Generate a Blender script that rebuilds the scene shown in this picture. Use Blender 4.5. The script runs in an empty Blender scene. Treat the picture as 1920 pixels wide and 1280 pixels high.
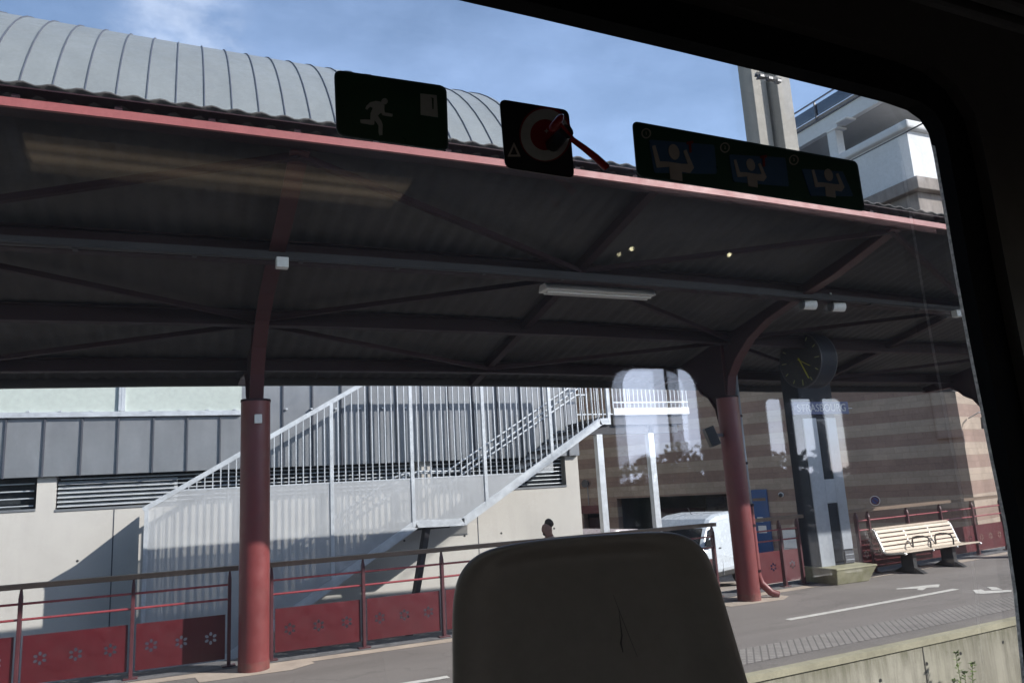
import bpy, bmesh, math, random
from mathutils import Vector, Matrix
random.seed(7)
R = math.radians
sc = bpy.context.scene
col = sc.collection

# ------------------------------------------------------------------ camera, sky, sun, exposure
YAW, PITCH, ROLL, FPX, EYE = .42771134, .190763, -.05781132, 1420.0, 1.75
fw = Vector((math.sin(YAW)*math.cos(PITCH), math.cos(YAW)*math.cos(PITCH), math.sin(PITCH)))
rt = Vector((math.cos(YAW), -math.sin(YAW), 0)); upv = rt.cross(fw)
rt2 = rt*math.cos(ROLL)+upv*math.sin(ROLL); up2 = upv*math.cos(ROLL)-rt*math.sin(ROLL)
CM = Matrix((rt2, up2, -fw)).transposed()
cam = bpy.data.cameras.new('camera'); co = bpy.data.objects.new('camera', cam); col.objects.link(co)
co.matrix_world = Matrix.Translation((0, 0, EYE)) @ CM.to_4x4()
cam.sensor_width = 36; cam.lens = 36*FPX/1920; cam.clip_start = .02; cam.clip_end = 2000
sc.camera = co
SUN = Vector((1.2, -1.0, .95)).normalized()
w = bpy.data.worlds.new('World'); sc.world = w; w.use_nodes = True
nt = w.node_tree; nt.nodes.clear()
wo = nt.nodes.new('ShaderNodeOutputWorld'); bg = nt.nodes.new('ShaderNodeBackground'); bg.inputs[1].default_value = .115
sky = nt.nodes.new('ShaderNodeTexSky'); sky.sky_type = 'NISHITA'; sky.sun_disc = False
sky.sun_elevation = math.asin(SUN.z); sky.sun_rotation = math.atan2(SUN.x, SUN.y)
sky.air_density = 1.0; sky.dust_density = .35; sky.ozone_density = 1.2
wtc = nt.nodes.new('ShaderNodeTexCoord')
def cloud_mask(scale, lo, hi, seed, centre=None, near=.97):
    mp = nt.nodes.new('ShaderNodeMapping'); mp.inputs['Location'].default_value = (seed, seed*.3, 0); mp.inputs['Scale'].default_value = (scale, scale, scale*2)
    nz = nt.nodes.new('ShaderNodeTexNoise'); nz.inputs['Scale'].default_value = 1; nz.inputs['Detail'].default_value = 7; nz.inputs['Roughness'].default_value = .6
    mr = nt.nodes.new('ShaderNodeMapRange'); mr.interpolation_type = 'SMOOTHSTEP'
    mr.inputs[1].default_value = lo; mr.inputs[2].default_value = hi
    nt.links.new(wtc.outputs['Generated'], mp.inputs[0]); nt.links.new(mp.outputs[0], nz.inputs['Vector']); nt.links.new(nz.outputs[0], mr.inputs[0])
    out = mr.outputs[0]
    if centre is not None:
        dp = nt.nodes.new('ShaderNodeVectorMath'); dp.operation = 'DOT_PRODUCT'; dp.inputs[1].default_value = centre
        nt.links.new(wtc.outputs['Generated'], dp.inputs[0])
        m2 = nt.nodes.new('ShaderNodeMapRange'); m2.interpolation_type = 'SMOOTHSTEP'; m2.inputs[1].default_value = near; m2.inputs[2].default_value = 1-(1-near)*.12
        nt.links.new(dp.outputs['Value'], m2.inputs[0])
        mu = nt.nodes.new('ShaderNodeMath'); mu.operation = 'MULTIPLY'
        nt.links.new(out, mu.inputs[0]); nt.links.new(m2.outputs[0], mu.inputs[1]); out = mu.outputs[0]
    return out

def ray(px, py):
    return CM @ Vector(((px-960)/FPX, -(py-640)/FPX, -1.0))
def at(px, py, Y=None, Z=None, X=None, D=None):
    """a point of the place from its place in the photograph and one known coordinate (or its distance along the view)"""
    v = ray(px, py)
    t = D if D is not None else (Y/v.y if Y is not None else ((Z-EYE)/v.z if Z is not None else X/v.x))
    return v*t + Vector((0, 0, EYE))

puff = cloud_mask(7.0, .36, .66, 3.1, tuple(ray(345, 70).normalized()), .9955)
veil = cloud_mask(1.6, .18, .80, 1.7, tuple(Vector((.45, .75, .5)).normalized()), .35)
mx = nt.nodes.new('ShaderNodeMixRGB'); mx.inputs[2].default_value = (4.7, 6.4, 9.9, 1)
ml = nt.nodes.new('ShaderNodeMath'); ml.operation = 'MULTIPLY'; ml.inputs[1].default_value = .52
nt.links.new(veil, ml.inputs[0])
nt.links.new(ml.outputs[0], mx.inputs[0]); nt.links.new(sky.outputs[0], mx.inputs[1])
mp_ = nt.nodes.new('ShaderNodeMixRGB'); mp_.inputs[2].default_value = (9.2, 9.7, 10.6, 1)
ml2 = nt.nodes.new('ShaderNodeMath'); ml2.operation = 'MULTIPLY'; ml2.inputs[1].default_value = .26
nt.links.new(puff, ml2.inputs[0]); nt.links.new(ml2.outputs[0], mp_.inputs[0]); nt.links.new(mx.outputs[0], mp_.inputs[1])
v_ = ray(1250, 740); v_ = Vector((v_.x, -v_.y, v_.z)).normalized()          # added bright cloud, out of direct view, to brighten the window reflections
glare = cloud_mask(2.5, .05, .6, 5.3, tuple(v_), .955)
mg = nt.nodes.new('ShaderNodeMixRGB'); mg.inputs[2].default_value = (23, 26, 33, 1)
nt.links.new(glare, mg.inputs[0]); nt.links.new(mp_.outputs[0], mg.inputs[1]); nt.links.new(mg.outputs[0], bg.inputs[0]); nt.links.new(bg.outputs[0], wo.inputs[0])
sl = bpy.data.lights.new('sun', 'SUN'); sl.energy = 4.3; sl.angle = R(.53); sl.color = (1, .955, .89)
so = bpy.data.objects.new('sun', sl); col.objects.link(so); so.rotation_euler = SUN.to_track_quat('Z', 'Y').to_euler(); so.location = (0, 0, 60)
sc.view_settings.view_transform = 'Standard'; sc.view_settings.look = 'None'; sc.view_settings.exposure = .92; sc.view_settings.gamma = 1
sc.cycles.max_bounces = 8; sc.cycles.transparent_max_bounces = 16; sc.cycles.sample_clamp_indirect = 6

# ------------------------------------------------------------------ materials
def new_mat(name):
    m = bpy.data.materials.new(name); m.use_nodes = True
    return m, m.node_tree, m.node_tree.nodes['Principled BSDF']
def noise(t, vec, scale, detail=6, rough=.6, stretch=None):
    n = t.nodes.new('ShaderNodeTexNoise'); n.inputs['Scale'].default_value = scale; n.inputs['Detail'].default_value = detail; n.inputs['Roughness'].default_value = rough
    if stretch:
        mp = t.nodes.new('ShaderNodeMapping'); mp.inputs['Scale'].default_value = stretch; t.links.new(vec, mp.inputs[0]); vec = mp.outputs[0]
    t.links.new(vec, n.inputs['Vector']); return n.outputs[0]
def ramp(t, fac, a, b, ca, cb):
    r = t.nodes.new('ShaderNodeValToRGB'); r.color_ramp.elements[0].position = a; r.color_ramp.elements[1].position = b
    r.color_ramp.elements[0].color = (*ca, 1); r.color_ramp.elements[1].color = (*cb, 1); t.links.new(fac, r.inputs[0]); return r.outputs[0]
def mix(t, fac, a, b, mode='MIX'):
    m = t.nodes.new('ShaderNodeMixRGB'); m.blend_type = mode
    for i, v in enumerate((fac, a, b)):
        if isinstance(v, (int, float)): m.inputs[i].default_value = v if i == 0 else (v, v, v, 1)
        elif isinstance(v, tuple): m.inputs[i].default_value = (*v, 1)
        else: t.links.new(v, m.inputs[i])
    return m.outputs[0]
def math_(t, op, a, b=None):
    m = t.nodes.new('ShaderNodeMath'); m.operation = op
    for i, v in enumerate((a, b)):
        if v is None: continue
        if isinstance(v, (int, float)): m.inputs[i].default_value = v
        else: t.links.new(v, m.inputs[i])
    return m.outputs[0]
def paint(name, rgb, rough=.5, metal=0, var=.18, scale=3, stain=None, stain_amt=.0, stretch=None, bump=0, bscale=40, spec=.5, fine=.08):
    m, t, p = new_mat(name)
    tc = t.nodes.new('ShaderNodeTexCoord'); v = tc.outputs['Object']
    lo = tuple(c*(1-var) for c in rgb); hi = tuple(min(1, c*(1+var)) for c in rgb)
    c = ramp(t, noise(t, v, scale, 8, .62, stretch), .3, .7, lo, hi)
    f = noise(t, v, scale*17, 4, .6)
    c = mix(t, 1.0, c, ramp(t, f, .3, .7, (1-fine,)*3, (1+fine,)*3), 'MULTIPLY')
    if stain:
        s = ramp(t, noise(t, v, scale*1.7, 9, .7, stretch), .5, .72, (0, 0, 0), (stain_amt,)*3)
        c = mix(t, s, c, stain)
    t.links.new(c, p.inputs['Base Color'])
    rr = ramp(t, noise(t, v, scale*4, 5), .3, .7, (max(0, rough-.1),)*3, (min(1, rough+.1),)*3); t.links.new(rr, p.inputs['Roughness'])
    p.inputs['Metallic'].default_value = metal; p.inputs['Specular IOR Level'].default_value = spec
    if bump:
        b = t.nodes.new('ShaderNodeBump'); b.inputs['Strength'].default_value = bump; b.inputs['Distance'].default_value = .01
        t.links.new(noise(t, v, bscale, 6), b.inputs['Height']); t.links.new(b.outputs[0], p.inputs['Normal'])
    return m
M = {}
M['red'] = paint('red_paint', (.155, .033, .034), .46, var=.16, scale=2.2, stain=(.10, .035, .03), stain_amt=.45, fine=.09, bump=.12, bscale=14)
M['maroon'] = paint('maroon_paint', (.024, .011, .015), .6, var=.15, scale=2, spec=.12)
M['postred'] = paint('post_red_paint', (.075, .020, .026), .5, var=.2, scale=4)
M['redfoot'] = paint('red_paint_scuffed', (.15, .04, .036), .6, var=.3, scale=9, stain=(.09, .07, .06), stain_amt=.8)
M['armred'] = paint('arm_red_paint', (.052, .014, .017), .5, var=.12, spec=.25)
M['panelred'] = paint('panel_red_paint', (.080, .007, .012), .48, var=.2, scale=1.5, stain=(.065, .022, .024), stain_amt=.5, fine=.1, bump=.1, bscale=6)
M['fascia'] = paint('fascia_paint', (.26, .070, .067), .5, var=.08, scale=2, stain=(.36, .12, .12), stain_amt=.35)
M['rail_brown'] = paint('handrail_wood', (.15, .105, .075), .55, var=.2, scale=4, stretch=(1, 8, 8))
M['barred'] = paint('rail_bar_paint', (.26, .05, .06), .32, var=.1)
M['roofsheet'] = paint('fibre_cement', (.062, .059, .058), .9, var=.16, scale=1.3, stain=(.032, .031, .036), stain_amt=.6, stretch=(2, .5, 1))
M['rooftop'] = paint('roof_top', (.15, .075, .06), .85, var=.2)
M['darksteel'] = paint('dark_steel', (.055, .052, .06), .5, var=.2)
M['greytray'] = paint('grey_tray', (.050, .049, .052), .6, var=.1, spec=.12)
M['whiteplastic'] = paint('white_plastic', (.74, .74, .72), .4, var=.06)
M['zinc'] = paint('zinc_sheet', (.205, .216, .230), .42, metal=.35, var=.12, scale=1.1, stretch=(2.2, 1, .5), fine=.04)
M['zincdark'] = paint('zinc_seam', (.055, .06, .075), .6, var=.1)
M['vault'] = paint('vault_zinc', (.20, .218, .222), .5, metal=.1, var=.09, scale=.7, stretch=(1.5, 1, .5), stain=(.165, .18, .18), stain_amt=.5)
M['galv'] = paint('galvanised_steel', (.50, .53, .56), .45, metal=.35, var=.16, scale=5, fine=.1)
M['galvdark'] = paint('galvanised_dark', (.24, .25, .27), .5, metal=.3, var=.15, scale=4)  # darker grey galvanised steel
M['deck'] = paint('deck_steel', (.035, .035, .04), .6, metal=.2, var=.2)
M['white'] = paint('white_render', (.62, .63, .64), .75, var=.05, scale=.5, stain=(.5, .5, .5), stain_amt=.4)
M['stonegrey'] = paint('grey_coping_stone', (.24, .21, .19), .85, var=.25, scale=1.2, stretch=(3, 3, .6))
M['cream'] = paint('cream_concrete', (.265, .25, .22), .8, var=.1, scale=.8, stretch=(2, 2, .4))
M['benchwood'] = paint('bench_slat', (.55, .47, .38), .6, var=.14, scale=6, stretch=(1, 6, 6))
M['benchmetal'] = paint('bench_aluminium', (.58, .58, .58), .35, metal=.6, var=.1)
M['blackmetal'] = paint('black_metal', (.022, .022, .024), .5, var=.2)
M['blue'] = paint('blue_door', (.018, .07, .20), .4, var=.12)
M['bluesign'] = paint('blue_sign', (.03, .055, .19), .4, var=.06)
M['signwhite'] = paint('sign_lettering', (.55, .57, .62), .5, var=.04)
M['totem'] = paint('totem_panel', (.34, .37, .41), .38, metal=.2, var=.06, scale=1)
M['totemdark'] = paint('totem_dark', (.018, .022, .032), .6, var=.15, spec=.2)
M['vanpaint'] = paint('van_paint', (.47, .52, .57), .25, var=.03, scale=1)
M['darkglass'] = paint('dark_glass', (.012, .014, .018), .08, var=.1)
M['seal'] = paint('window_seal_rubber', (.007, .007, .008), .85, spec=.08)
M['rubber'] = paint('rubber', (.012, .012, .012), .7, var=.2)
M['markwhite'] = paint('road_paint', (.60, .59, .56), .75, var=.12, scale=8, stain=(.3, .29, .28), stain_amt=.6)
M['palestrip'] = paint('pale_edging', (.42, .36, .30), .85, var=.14, scale=3, stain=(.25, .22, .19), stain_amt=.5)
M['coping'] = paint('edge_coping', (.34, .32, .23), .85, var=.18, scale=2.5, stain=(.2, .19, .13), stain_amt=.6)
M['yellow'] = paint('clock_hand_yellow', (.55, .5, .05), .5, var=.05)
M['clockmark'] = paint('clock_marks', (.30, .30, .12), .5)
M['skin'] = paint('skin', (.36, .19, .14), .55, var=.08, scale=9)
M['hair'] = paint('hair', (.065, .042, .032), .7, var=.25, scale=30)
M['shirt'] = paint('rust_shirt', (.20, .075, .06), .85, var=.12)
M['denim'] = paint('denim', (.05, .06, .10), .85, var=.15)
M['inside'] = paint('carriage_panel', (.036, .029, .025), .6, var=.12, scale=2)
M['insidedark'] = paint('carriage_trim', (.010, .0095, .010), .55, var=.1)
M['seat'] = paint('seat_shell', (.25, .205, .175), .38, var=.07, scale=3, stain=(.15, .13, .12), stain_amt=.25, fine=.06)
M['scratch'] = paint('scratch_mark', (.06, .052, .047), .8)
M['stickergreen'] = paint('sticker_green', (.008, .040, .023), .35, var=.08)
M['stickerglow'] = paint('sticker_edge_glow', (.05, .085, .095), .4)
M['stickerblack'] = paint('sticker_black', (.012, .013, .017), .35, var=.08)
M['stickerwhite'] = paint('sticker_white', (.27, .275, .27), .5, var=.05)
M['stickerblue'] = paint('sticker_blue', (.032, .078, .16), .4, var=.05)
M['stickerskin'] = paint('sticker_skin', (.30, .26, .235), .5, var=.05)
M['hammerred'] = paint('hammer_red', (.22, .009, .012), .3, var=.05)
M['hammerdark'] = paint('target_red', (.17, .006, .010), .4, var=.05)
M['leaf'] = paint('weed_leaf', (.13, .20, .045), .6, var=.3, scale=20)
M['stone'] = None; M['leafdark'] = paint('tree_foliage', (.05, .075, .03), .8, var=.35, scale=.6)
M['lightgreen'] = paint('window_blind', (.40, .445, .415), .5, var=.05, scale=1)
M['pinkcar'] = paint('car_paint_grey', (.42, .38, .40), .3, var=.03)
M['opp'] = paint('white_wall_far_side', (.75, .74, .72), .8, var=.05)

def mat_asphalt():
    m, t, p = new_mat('asphalt'); tc = t.nodes.new('ShaderNodeTexCoord'); v = tc.outputs['Object']
    c = ramp(t, noise(t, v, .9, 8, .65, (.6, 1.6, 1)), .3, .72, (.155, .142, .135), (.225, .207, .197))
    g = ramp(t, noise(t, v, 130, 3, .7), .35, .68, (.72, .72, .72), (1.28, 1.27, 1.25)); c = mix(t, 1, c, g, 'MULTIPLY')
    s = ramp(t, noise(t, v, 3.2, 8, .75), .60, .70, (0, 0, 0), (.45,)*3); c = mix(t, s, c, (.085, .08, .076))
    vo = t.nodes.new('ShaderNodeTexVoronoi'); vo.feature = 'DISTANCE_TO_EDGE'; vo.inputs['Scale'].default_value = .55
    wv = t.nodes.new('ShaderNodeVectorMath'); wv.operation = 'ADD'; nz = t.nodes.new('ShaderNodeTexNoise'); nz.inputs['Scale'].default_value = 2.2; nz.inputs['Detail'].default_value = 6
    t.links.new(v, nz.inputs['Vector']); t.links.new(v, wv.inputs[0]); t.links.new(nz.outputs['Color'], wv.inputs[1]); t.links.new(wv.outputs[0], vo.inputs['Vector'])
    k_ = ramp(t, vo.outputs['Distance'], .003, .014, (.28,)*3, (0, 0, 0)); c = mix(t, k_, c, (.07, .066, .063))
    v2 = t.nodes.new('ShaderNodeTexVoronoi'); v2.inputs['Scale'].default_value = 2.6; t.links.new(v, v2.inputs['Vector']); c = mix(t, ramp(t, v2.outputs['Distance'], .035, .05, (.5,)*3, (0, 0, 0)), c, (.09, .085, .082))
    pt = ramp(t, noise(t, v, .45, 3, .5, (.35, 1.4, 1)), .50, .53, (0, 0, 0), (.30,)*3); c = mix(t, pt, c, (.235, .215, .205))
    t.links.new(c, p.inputs['Base Color']); p.inputs['Roughness'].default_value = .88
    b = t.nodes.new('ShaderNodeBump'); b.inputs['Strength'].default_value = .5; b.inputs['Distance'].default_value = .004; t.links.new(noise(t, v, 160, 3), b.inputs['Height']); t.links.new(b.outputs[0], p.inputs['Normal'])
    return m
def mat_concrete(name, base, joints=None):
    m, t, p = new_mat(name); tc = t.nodes.new('ShaderNodeTexCoord'); v = tc.outputs['Object']
    c = ramp(t, noise(t, v, .55, 9, .62), .28, .74, tuple(x*.84 for x in base), tuple(x*1.1 for x in base))
    c = mix(t, 1, c, ramp(t, noise(t, v, 38, 5, .7), .3, .7, (.94,)*3, (1.05,)*3), 'MULTIPLY')
    s = ramp(t, noise(t, v, 1.6, 9, .7, (2.2, 1, .28)), .52, .74, (0, 0, 0), (.35,)*3); c = mix(t, s, c, tuple(x*.72 for x in base))
    t.links.new(c, p.inputs['Base Color']); p.inputs['Roughness'].default_value = .82
    b = t.nodes.new('ShaderNodeBump'); b.inputs['Strength'].default_value = .25; b.inputs['Distance'].default_value = .006; t.links.new(noise(t, v, 9, 8), b.inputs['Height']); t.links.new(b.outputs[0], p.inputs['Normal'])
    return m
def mat_face():
    m, t, p = new_mat('platform_face_concrete'); tc = t.nodes.new('ShaderNodeTexCoord'); v = tc.outputs['Object']
    c = ramp(t, noise(t, v, 1.1, 9, .65), .28, .74, (.27, .255, .20), (.43, .41, .34))
    s = ramp(t, noise(t, v, 2.6, 9, .75, (3, 3, .22)), .44, .68, (0, 0, 0), (.75,)*3); c = mix(t, s, c, (.12, .11, .085))
    sx = t.nodes.new('ShaderNodeSeparateXYZ'); t.links.new(v, sx.inputs[0])
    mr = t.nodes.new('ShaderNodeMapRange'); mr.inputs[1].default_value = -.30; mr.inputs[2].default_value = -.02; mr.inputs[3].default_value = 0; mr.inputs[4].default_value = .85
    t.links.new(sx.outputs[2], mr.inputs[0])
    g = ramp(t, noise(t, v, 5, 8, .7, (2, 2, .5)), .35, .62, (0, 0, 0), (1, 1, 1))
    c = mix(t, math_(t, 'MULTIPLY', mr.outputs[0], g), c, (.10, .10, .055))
    t.links.new(c, p.inputs['Base Color']); p.inputs['Roughness'].default_value = .9
    b = t.nodes.new('ShaderNodeBump'); b.inputs['Strength'].default_value = .4; b.inputs['Distance'].default_value = .008; t.links.new(noise(t, v, 14, 8), b.inputs['Height']); t.links.new(b.outputs[0], p.inputs['Normal'])
    return m
def mat_stone():
    m, t, p = new_mat('striped_stone'); tc = t.nodes.new('ShaderNodeTexCoord'); v = tc.outputs['Object']
    sx = t.nodes.new('ShaderNodeSeparateXYZ'); t.links.new(v, sx.inputs[0])
    fr = math_(t, 'FRACT', math_(t, 'DIVIDE', sx.outputs[1], .64)); st = math_(t, 'GREATER_THAN', fr, .5)
    c = mix(t, st, (.33, .262, .205), (.242, .165, .132))
    br = t.nodes.new('ShaderNodeTexBrick'); t.links.new(v, br.inputs['Vector'])
    br.inputs['Scale'].default_value = 1; br.inputs['Brick Width'].default_value = .36; br.inputs['Row Height'].default_value = .16; br.inputs['Mortar Size'].default_value = .005
    br.inputs['Color1'].default_value = (.90, .90, .90, 1); br.inputs['Color2'].default_value = (1.06, 1.06, 1.06, 1); br.inputs['Mortar'].default_value = (.74, .72, .70, 1)
    c = mix(t, 1, c, br.outputs[0], 'MULTIPLY')
    c = mix(t, 1, c, ramp(t, noise(t, v, .7, 8, .65, (.8, .8, .8)), .3, .7, (.78,)*3, (1.14,)*3), 'MULTIPLY')
    c = mix(t, 1, c, ramp(t, noise(t, v, 14, 6, .7), .3, .7, (.9,)*3, (1.1,)*3), 'MULTIPLY')
    t.links.new(c, p.inputs['Base Color']); p.inputs['Roughness'].default_value = .85
    b = t.nodes.new('ShaderNodeBump'); b.inputs['Strength'].default_value = .4; b.inputs['Distance'].default_value = .01; t.links.new(br.outputs[0], b.inputs['Height']); t.links.new(b.outputs[0], p.inputs['Normal'])
    return m
def mat_tactile():
    m, t, p = new_mat('tactile_paving'); tc = t.nodes.new('ShaderNodeTexCoord'); v = tc.outputs['Object']
    mp = t.nodes.new('ShaderNodeMapping'); mp.inputs['Rotation'].default_value = (0, 0, R(40)); t.links.new(v, mp.inputs[0])
    br = t.nodes.new('ShaderNodeTexBrick'); t.links.new(mp.outputs[0], br.inputs['Vector']); br.inputs['Scale'].default_value = 1; br.inputs['Brick Width'].default_value = .07; br.inputs['Row Height'].default_value = .07; br.inputs['Mortar Size'].default_value = .009; br.offset = 0
    br.inputs['Color1'].default_value = (.30, .282, .265, 1); br.inputs['Color2'].default_value = (.27, .255, .24, 1); br.inputs['Mortar'].default_value = (.14, .13, .125, 1)
    c = mix(t, 1, br.outputs[0], ramp(t, noise(t, v, 2.5, 8, .7), .3, .7, (.75,)*3, (1.15,)*3), 'MULTIPLY')
    t.links.new(c, p.inputs['Base Color']); p.inputs['Roughness'].default_value = .85
    b = t.nodes.new('ShaderNodeBump'); b.inputs['Strength'].default_value = .6; b.inputs['Distance'].default_value = .01; t.links.new(br.outputs[0], b.inputs['Height']); t.links.new(b.outputs[0], p.inputs['Normal'])
    return m
def mat_pane(name, tint, refl, rough=0, dust=0):
    m = bpy.data.materials.new(name); m.use_nodes = True; t = m.node_tree; t.nodes.clear()
    o = t.nodes.new('ShaderNodeOutputMaterial'); tr = t.nodes.new('ShaderNodeBsdfTransparent'); tr.inputs[0].default_value = (*tint, 1)
    gl = t.nodes.new('ShaderNodeBsdfGlossy'); gl.inputs['Roughness'].default_value = rough; gl.inputs[0].default_value = (.97, .98, 1, 1)
    fr = t.nodes.new('ShaderNodeFresnel'); fr.inputs[0].default_value = 1.5
    f = math_(t, 'MULTIPLY', fr.outputs[0], refl)
    ms = t.nodes.new('ShaderNodeMixShader'); t.links.new(f, ms.inputs[0]); t.links.new(tr.outputs[0], ms.inputs[1]); t.links.new(gl.outputs[0], ms.inputs[2]); end = ms.outputs[0]
    if dust:                                           # a thin film of dust and smears that scatters the daylight
        tl = t.nodes.new('ShaderNodeBsdfTranslucent'); tl.inputs[0].default_value = (.90, .88, .90, 1); tc = t.nodes.new('ShaderNodeTexCoord'); v = tc.outputs['Object']
        d1 = ramp(t, noise(t, v, 2.5, 8, .7, (1, 1, 2.5)), .3, .75, (dust*.6,)*3, (dust*1.5,)*3); d2 = ramp(t, noise(t, v, 260, 2, .5), .70, .78, (0, 0, 0), (dust*2.2,)*3)
        m2 = t.nodes.new('ShaderNodeMixShader'); t.links.new(math_(t, 'ADD', d1, d2), m2.inputs[0]); t.links.new(end, m2.inputs[1]); t.links.new(tl.outputs[0], m2.inputs[2]); end = m2.outputs[0]
    t.links.new(end, o.inputs[0])
    return m
def mat_mesh(name, rgb, cover):
    """perforated sheet: small holes too fine to model at this distance, so a partly clear sheet with a fine weave"""
    m, t, p = new_mat(name); tc = t.nodes.new('ShaderNodeTexCoord')
    c = ramp(t, noise(t, tc.outputs['Object'], 2, 7), .3, .7, tuple(x*.9 for x in rgb), tuple(x*1.08 for x in rgb)); t.links.new(c, p.inputs['Base Color'])
    p.inputs['Roughness'].default_value = .5; p.inputs['Metallic'].default_value = .2
    tr = t.nodes.new('ShaderNodeBsdfTransparent'); ms = t.nodes.new('ShaderNodeMixShader'); ms.inputs[0].default_value = cover
    o = t.nodes['Material Output']; t.links.new(tr.outputs[0], ms.inputs[1]); t.links.new(p.outputs[0], ms.inputs[2]); t.links.new(ms.outputs[0], o.inputs[0])
    return m
def mat_emit(name, rgb, s):
    m = bpy.data.materials.new(name); m.use_nodes = True; t = m.node_tree; t.nodes.clear(); o = t.nodes.new('ShaderNodeOutputMaterial'); e = t.nodes.new('ShaderNodeEmission')
    e.inputs[0].default_value = (*rgb, 1); e.inputs[1].default_value = s; t.links.new(e.outputs[0], o.inputs[0]); return m
M['asphalt'] = mat_asphalt(); M['concrete'] = mat_concrete('wall_concrete', (.485, .468, .435)); M['forecourt'] = mat_concrete('forecourt_paving', (.36, .32, .28))
M['blockconc'] = paint('mossy_block', (.26, .25, .17), .9, var=.25, scale=5, stain=(.16, .17, .06), stain_amt=.6)
M['face'] = mat_face(); M['stone'] = mat_stone(); M['tactile'] = mat_tactile()
M['ballast'] = paint('track_bed_ballast', (.10, .09, .08), .95, var=.35, scale=12, bump=1, bscale=25)
M['pane'] = mat_pane('train_glass', (.94, .945, .95), 1.7, .020); M['pane2'] = mat_pane('train_glass_outer', (.93, .935, .945), 1.2, .026, .021); M['mesh'] = mat_mesh('perforated_sheet', (.47, .49, .51), .70)
M['winglass'] = paint('window_glass', (.03, .035, .04), .06, var=.2)
M['warm'] = mat_emit('warm_tube', (1, .76, .50), .30)
t_ = M['warm'].node_tree; e_ = t_.nodes['Emission']; tc_ = t_.nodes.new('ShaderNodeTexCoord'); sx_ = t_.nodes.new('ShaderNodeSeparateXYZ'); t_.links.new(tc_.outputs['Object'], sx_.inputs[0])
w_ = math_(t_, 'POWER', math_(t_, 'ABSOLUTE', math_(t_, 'SINE', math_(t_, 'MULTIPLY', math_(t_, 'SUBTRACT', sx_.outputs[1], .13), 2*math.pi/.14))), 1.5)   # two tubes behind the diffuser
l_ = ramp(t_, noise(t_, tc_.outputs['Object'], 4, 3), .3, .7, (.75,)*3, (1.1,)*3)
t_.links.new(math_(t_, 'MULTIPLY', math_(t_, 'MULTIPLY', math_(t_, 'ADD', math_(t_, 'MULTIPLY', w_, .7), .25), l_), .27), e_.inputs[1]); M['spot'] = mat_emit('spot_lamp', (1, .9, .55), 6)

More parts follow.
